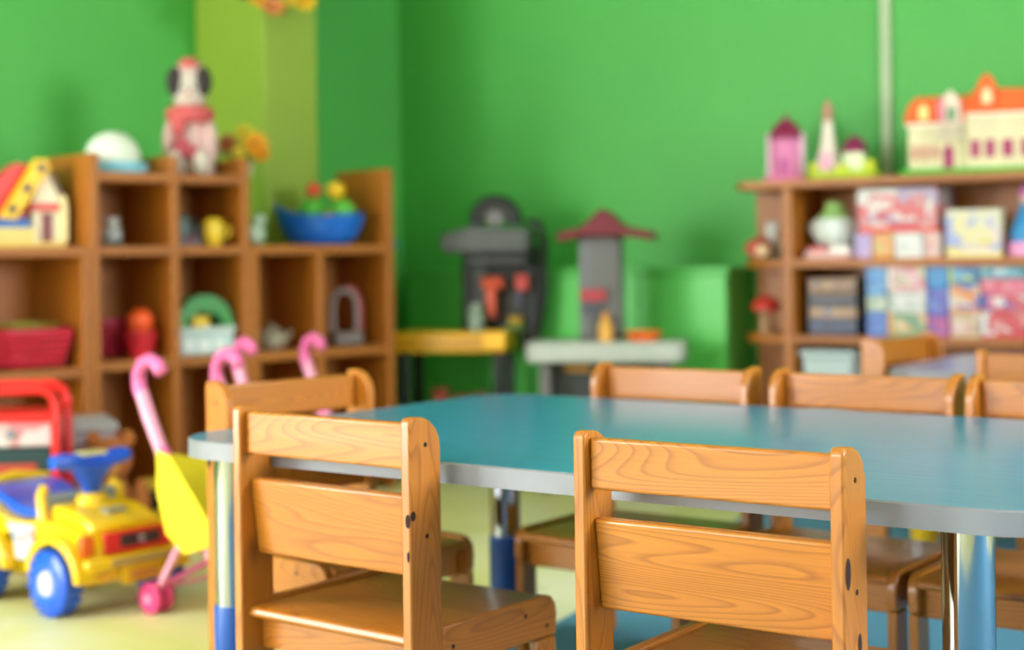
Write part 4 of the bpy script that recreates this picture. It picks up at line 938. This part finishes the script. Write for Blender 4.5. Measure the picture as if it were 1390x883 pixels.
def dollhouse():
    px = 1303; v = .13; loc, k = R_on(px, v, zt_); t = thing('dollhouse', 'large cream dollhouse with orange mansard roof on a green base', 'dollhouse', loc, RZ(RF, 14)); t.scale.x = .76
    cr = P_('ddd2a4', .5); org = P_('f26418', .4)
    m = MB(); m.prism(rrect(-.235, .46, -.115, .11, .02), 0, .016, 'z'); m.build('base', P_('3fb62c'), t, .004)
    m = MB(); m.box(-.20, .04, -.06, .09, .016, .165); m.build('left_wing', cr, t, .003)
    m = MB(); m.box(.04, .44, -.085, .09, .016, .185); m.build('right_wing', cr, t, .003)
    m = MB(); m.box(-.21, .045, -.068, .095, .155, .168); m.box(.035, .445, -.093, .095, .18, .192); m.build('cornice', P_('f4ecd0'), t, .003)
    m = MB(); m.prism([(-.222, .168), (.05, .168), (.05, .252), (-.165, .252), (-.20, .225)], -.07, .10, 'y'); m.build('roof', org, t, .012)
    m = MB(); m.prism([(.03, .192), (.46, .192), (.30, .262), (.165, .268), (.13, .268), (.06, .262)], -.095, .10, 'y'); m.build('roof', org, t, .010)
    m = MB(); m.prism([(.085, .215), (.165, .215), (.165, .275), (.15, .30), (.125, .318), (.10, .30), (.085, .275)], -.108, -.04, 'y'); dm = m.build('dormer', org, t, .006)
    m = MB(); m.prism([(.105, .218), (.145, .218), (.145, .255), (.125, .272), (.105, .255)], -.112, -.107, 'y'); m.build('dormer_window', P_('f0dca6'), dm, .002)
    m = MB(); m.prism([(-.155, .175), (-.115, .175), (-.115, .215), (-.135, .23), (-.155, .215)], -.074, -.069, 'y'); m.build('roof_window', P_('f4dd84'), t, .002)
    m = MB(); m.prism([(-.065, .155), (.02, .155), (.02, .23), (-.02, .272), (-.06, .245)], -.082, -.05, 'y'); g = m.build('gable', P_('f0d4bc'), t, .005)
    m = MB(); m.box(-.04, 0, -.086, -.081, .17, .215); m.build('gable_window', P_('7c9a70'), g, .002)
    m = MB(); m.box(-.075, -.05, -.09, -.076, .17, .24); m.build('gable_curtain', P_('d88090'), g, .002)
    mg = P_('a82c62', .5)
    m = MB(); m.prism([(-.055, .016), (-.015, .016), (-.015, .08), (-.035, .10), (-.055, .08)], -.066, -.058, 'y'); m.build('door', mg, t, .002)
    for (x, y, z, w_, h_) in ((-.17, -.062, .05, .024, .045), (-.13, -.062, .05, .024, .045), (-.09, -.062, .05, .024, .045)):
        m = MB(); m.box(x-w_/2, x+w_/2, y-.004, y, z, z+h_); m.build('window', P_('d08c78'), t, .001)
    for (x, w_) in ((.075, .036), (.135, .036), (.205, .04), (.28, .04), (.34, .04), (.40, .04)):
        m = MB(); m.box(x-w_/2, x+w_/2, -.09, -.084, .05, .105); m.build('window', mg, t, .001)
    m = MB(); m.box(-.08, .03, -.095, -.06, .12, .128)
    for i in range(8): m.cyl((-.075+i*.0143, -.092, .128), (-.075+i*.0143, -.092, .15), .002, seg=8)
    m.cyl((-.075, -.092, .15), (.026, -.092, .15), .003, seg=8); m.build('balcony', P_('d9cfb8'), t)
dollhouse()

def gamebox(px0, px1, z0, h, v, label, cols, d=.18, group='game boxes on the right shelf', name='game_box', tilt=0, F=RF):
    pc = (px0+px1)/2; s_ = F.s_at(pc, v); k = F.k(s_, v); w_ = abs(F.s_at(px1, v)-F.s_at(px0, v))-.002
    t = thing(name, label, 'box', tuple(F.w(s_, v, z0+.0006)), F.rot+math.radians(tilt), group)
    m = MB(); m.box(-w_/2+.0015, w_/2-.0015, 0, d, 0, h-.002); m.build('box_tray', P_(cols[0], .5), t, .001)
    m = MB(); m.box(-w_/2, w_/2, -.0015, d, h*.12, h-.001); m.build('box_lid', printed('_'.join(cols), cols, 17), t, .001)
    m = MB(); m.box(-w_*.36, w_*.36, -.0025, -.0015, h*.25, h*.85); m.build('picture', printed('p'+'_'.join(cols[::-1]), cols[::-1], 26), t)
    return z0+h
def zr_(px, py, v): return RF.z(px, py, v)
# upper row
v = .03
hz = zr_(1220, 316, v)-zm_
gamebox(1161, 1184, zm_, hz, v, 'small purple box under the big red picture box', ['b59ad0', 'd8b0dc', '9a86c4'])
gamebox(1185, 1214, zm_, hz, v, 'small orange box under the big red picture box', ['e89a30', 'f0b04a', 'd0c040'])
gamebox(1215, 1254, zm_, hz, v, 'small white box under the big red picture box', ['ece8dc', 'f2efe8', 'd9dccf'])
gamebox(1255, 1278, zm_, hz, v, 'small pink box at the right under the big red picture box', ['f0b8a8', 'ecd0bc', 'e49a98'])
gamebox(1165, 1274, zm_+hz+.001, zr_(1220, 256, v)-zm_-hz, v, 'big red and cream picture box on top of four small boxes', ['e04a40', 'f0d8c8', 'd88078', 'c22c3c', 'efe8d8', 'b8a0b8'])
gamebox(1284, 1360, zm_, zr_(1320, 284, v)-zm_, v, 'yellow and lilac puzzle box standing alone on the upper board', ['f0e4a0', 'e6d24a', 'a8b0e0', 'ecd8c8', 'e8e4b8'], d=.05)
# middle row stacks: (px0, px1, [(ytop, label, colours)...])
stacks = [
 (1176, 1203, [(423, 'bright blue box at the bottom left of the middle row', ['3e74c8', '5a8ad8', '2f5cae']), (402, 'pale green box between two blue ones at left of middle row', ['b8c8a0', 'd4d8c0', '8aa880']), (362, 'light blue box, uppermost at the left of middle row', ['3d8fd0', '7ab8e0', '2a70b8'])]),
 (1204, 1257, [(426, 'green and orange box at the bottom beside the bright blue one', ['6f9a6a', 'e8a23c', '88aa78', 'f0c890']), (396, 'white and grey-green box in the second column of middle row', ['dcdcd0', 'a8b8a4', 'c8d0c0', 'e8e4dc']), (359, 'pink and cream box topping the second column of middle row', ['e8b8b4', 'f0e8d8', 'd87c80', 'c8c49c'])]),
 (1258, 1287, [(430, 'magenta box at the bottom of the third column', ['c2408c', 'b05aa0', '8a3c9a']), (392, 'violet-blue box in the third column, below the sky blue one', ['4a58b8', '7468c0', '5a86d0']), (357, 'plain sky blue box topping the third column', ['1088c8', '1a96d4', '0c7cba'])]),
 (1288, 1330, [(424, 'tan and pink box at the bottom of the fourth column', ['d8b890', 'e08ca0', 'c8a888', 'f0d4c4']), (388, 'orange and white box in the middle of the fourth column', ['e8903c', 'ecebe6', '6a7cc8', 'f0c8a0']), (362, 'blue and lime box topping the fourth column', ['2a80b8', 'c8d84c', '1a5c8c', '60a8d0'])]),
 (1331, 1395, [(424, 'red and white box at the bottom of the right-hand column', ['d83c3c', 'f0ece8', 'c82c34', 'e89a94']), (400, 'red and dark blue box second in the right-hand column', ['d84850', '2c4ca8', 'e87078', 'f0e0dc']), (379, 'pink box third in the right-hand column', ['e4607c', 'f08c98', 'd84058']), (362, 'flat teal box topping the right-hand column', ['4a98a8', '8cc0c8', '2c7888', 'c8dce0'])]),
]
for px0, px1, col in stacks:
    z = zl_
    for yt, lb, cols in col:
        z1 = min(zr_((px0+px1)/2, yt, .01), zm_-RB-.002); gamebox(px0, px1, z, z1-z, .01, lb, cols, d=.2); z = z1+.0008
# black and gold boxes
z = zl_
for yt, lb, cols in ((432, 'navy box at the bottom of the black-boxed pile by the divider', ['1c2c50', '24385e', '18223c']), (418, 'tan striped box in the black pile by the divider', ['b8895c', 'c8a070', '6a7898']), (400, 'black box in the pile by the divider', ['16181c', '1e2024', '262830']), (378, 'gold-brown flat box topping the black pile by the divider', ['9a6c2c', '7c5420', 'b08438'])):
    z1 = zr_(1128, yt, .04); gamebox(1097, 1163, z, z1-z, .04, lb, cols, d=.2); z = z1+.0008
# white tureen with pale green lid on pink trays
zz = zm_
loc, k = seat_on(RF, 1118, .11, zm_, sd+.13)
t = thing('toy_tray', 'pink and white toy tray under the white tea set, upper board', 'toy', loc, RF.rot); t.scale.x = .86
m = MB(); m.prism(rrect(-.098, .095, -.08, .08, .03), 0, .01, 'z'); m.build('tray_floor', P_('e8a39c'), t, .003)
m = MB(); m.tube([(x, y, .014) for x, y in rrect(-.098, .095, -.08, .08, .03)], .008, 8, True); m.build('tray_rim', P_('f0d4cc'), t)
m = MB(); m.box(.0, .09, -.07, .06, .010, .045); m.build('white_dish', P_('efe6dc'), t, .012)
m = MB(); m.box(-.09, -.01, -.07, .06, .010, .04); m.build('pink_dish', P_('e47f7c'), t, .012)
l = Vector(loc); t = thing('toy_tureen', 'white lidded toy tureen with pale green knob standing on pink tray', 'toy', (l.x, l.y, l.z+.0455), RF.rot); t.scale = (.86, .9, 1)
m = MB(); m.lathe([(0, 0), (.06, 0), (.088, .03), (.09, .075), (.082, .09), (0, .092)], seg=32, sy=.75); m.build('bowl', P_('d3dcd0', .3), t, smooth=60)
m = MB(); m.lathe([(.07, .092), (.055, .11), (.02, .12), (0, .12)], seg=28, sy=.75); m.ball((.0, 0, .13), (.04, .032, .022)); m.build('lid', P_('a6d278'), t, smooth=60)
for s_ in (-1, 1): m = MB(); m.torus((s_*.092, 0, .06), .016, .004, 'y'); m.build('handle', P_('d3dcd0', .3), t)
# blue figure at right edge
loc, k = R_on(1394, .08, zm_); t = thing('toy_princess', 'blue-dressed toy doll with pink cap at the right edge of upper board', 'toy', loc, 0); t.scale = (.85, .85, .92)
m = MB(); m.lathe([(0, 0), (.062, 0), (.066, .03), (.06, .05), (0, .05)], seg=28); m.build('stand', P_('e79ac4'), t, smooth=50)
m = MB(); m.lathe([(.05, .05), (.058, .08), (.04, .12), (.022, .165), (.018, .18), (0, .182)], seg=28); m.build('dress', P_('2f8fc8'), t, smooth=60)
m = MB(); m.ball((0, 0, .198), (.02, .02, .022)); m.build('head', P_('ecc0a0'), t, smooth=70)
m = MB(); m.lathe([(.024, .205), (.016, .23), (.004, .25), (0, .252)], seg=20); m.build('cap', P_('d87ac0'), t, smooth=50)
# open end of the right shelf
loc, k = seat_on(RF, 1046, .14, zm_); small_figure(1050, .18, zm_, 'toy_rabbit', 'white toy rabbit at the open end of the right shelf', 'd8d8cc', 'e6e4da', None, .15, .034, RF)
loc, k = seat_on(RF, 1032, .075, zm_); t = thing('toy_shoe', 'red toy shoe-house with cream front, open end of the right shelf', 'toy', loc, RZ(RF, 20))
m = MB(); m.ball((0, 0, .038), (.052, .036, .038)); m.build('shoe_body', P_('b8463a', .5), t, smooth=70)
m = MB(); m.ball((.012, -.026, .03), (.028, .016, .024)); m.build('front_patch', P_('e8cc9c', .5), t, smooth=70)
loc, k = seat_on(RF, 1040, .11, zl_); t = thing('toy_mushroom', 'red-capped toy mushroom at the open end of the right shelf', 'toy', loc, 0)
m = MB(); m.lathe([(0, 0), (.03, 0), (.024, .04), (.02, .075), (0, .076)], seg=20); m.build('stem', P_('a87c4c'), t, smooth=60)
m = MB(); m.lathe([(.02, .075), (.05, .08), (.052, .095), (.035, .12), (0, .132)], seg=24); m.build('mushroom_cap', P_('cc2f22'), t, smooth=60)
# pale bin low on the right shelf
loc, k = seat_on(RF, 1124, .11, max(zb_, .2), sd+.125); hb = zr_(1124, 476, .04)-max(zb_, .2)
t = thing('storage_box', 'pale blue-grey plastic bin on the low board of the right shelf', 'box', loc, RF.rot)
m = MB(); m.prism([(-.075, 0), (.075, 0), (.09, hb-.02), (-.09, hb-.02)], -.08, .1, 'y'); m.build('box_body', P_('a9bab4', .35), t, .008)
m = MB(); m.box(-.097, .097, -.088, .108, hb-.02, hb); m.build('lid', P_('b6c6c0', .35), t, .006)
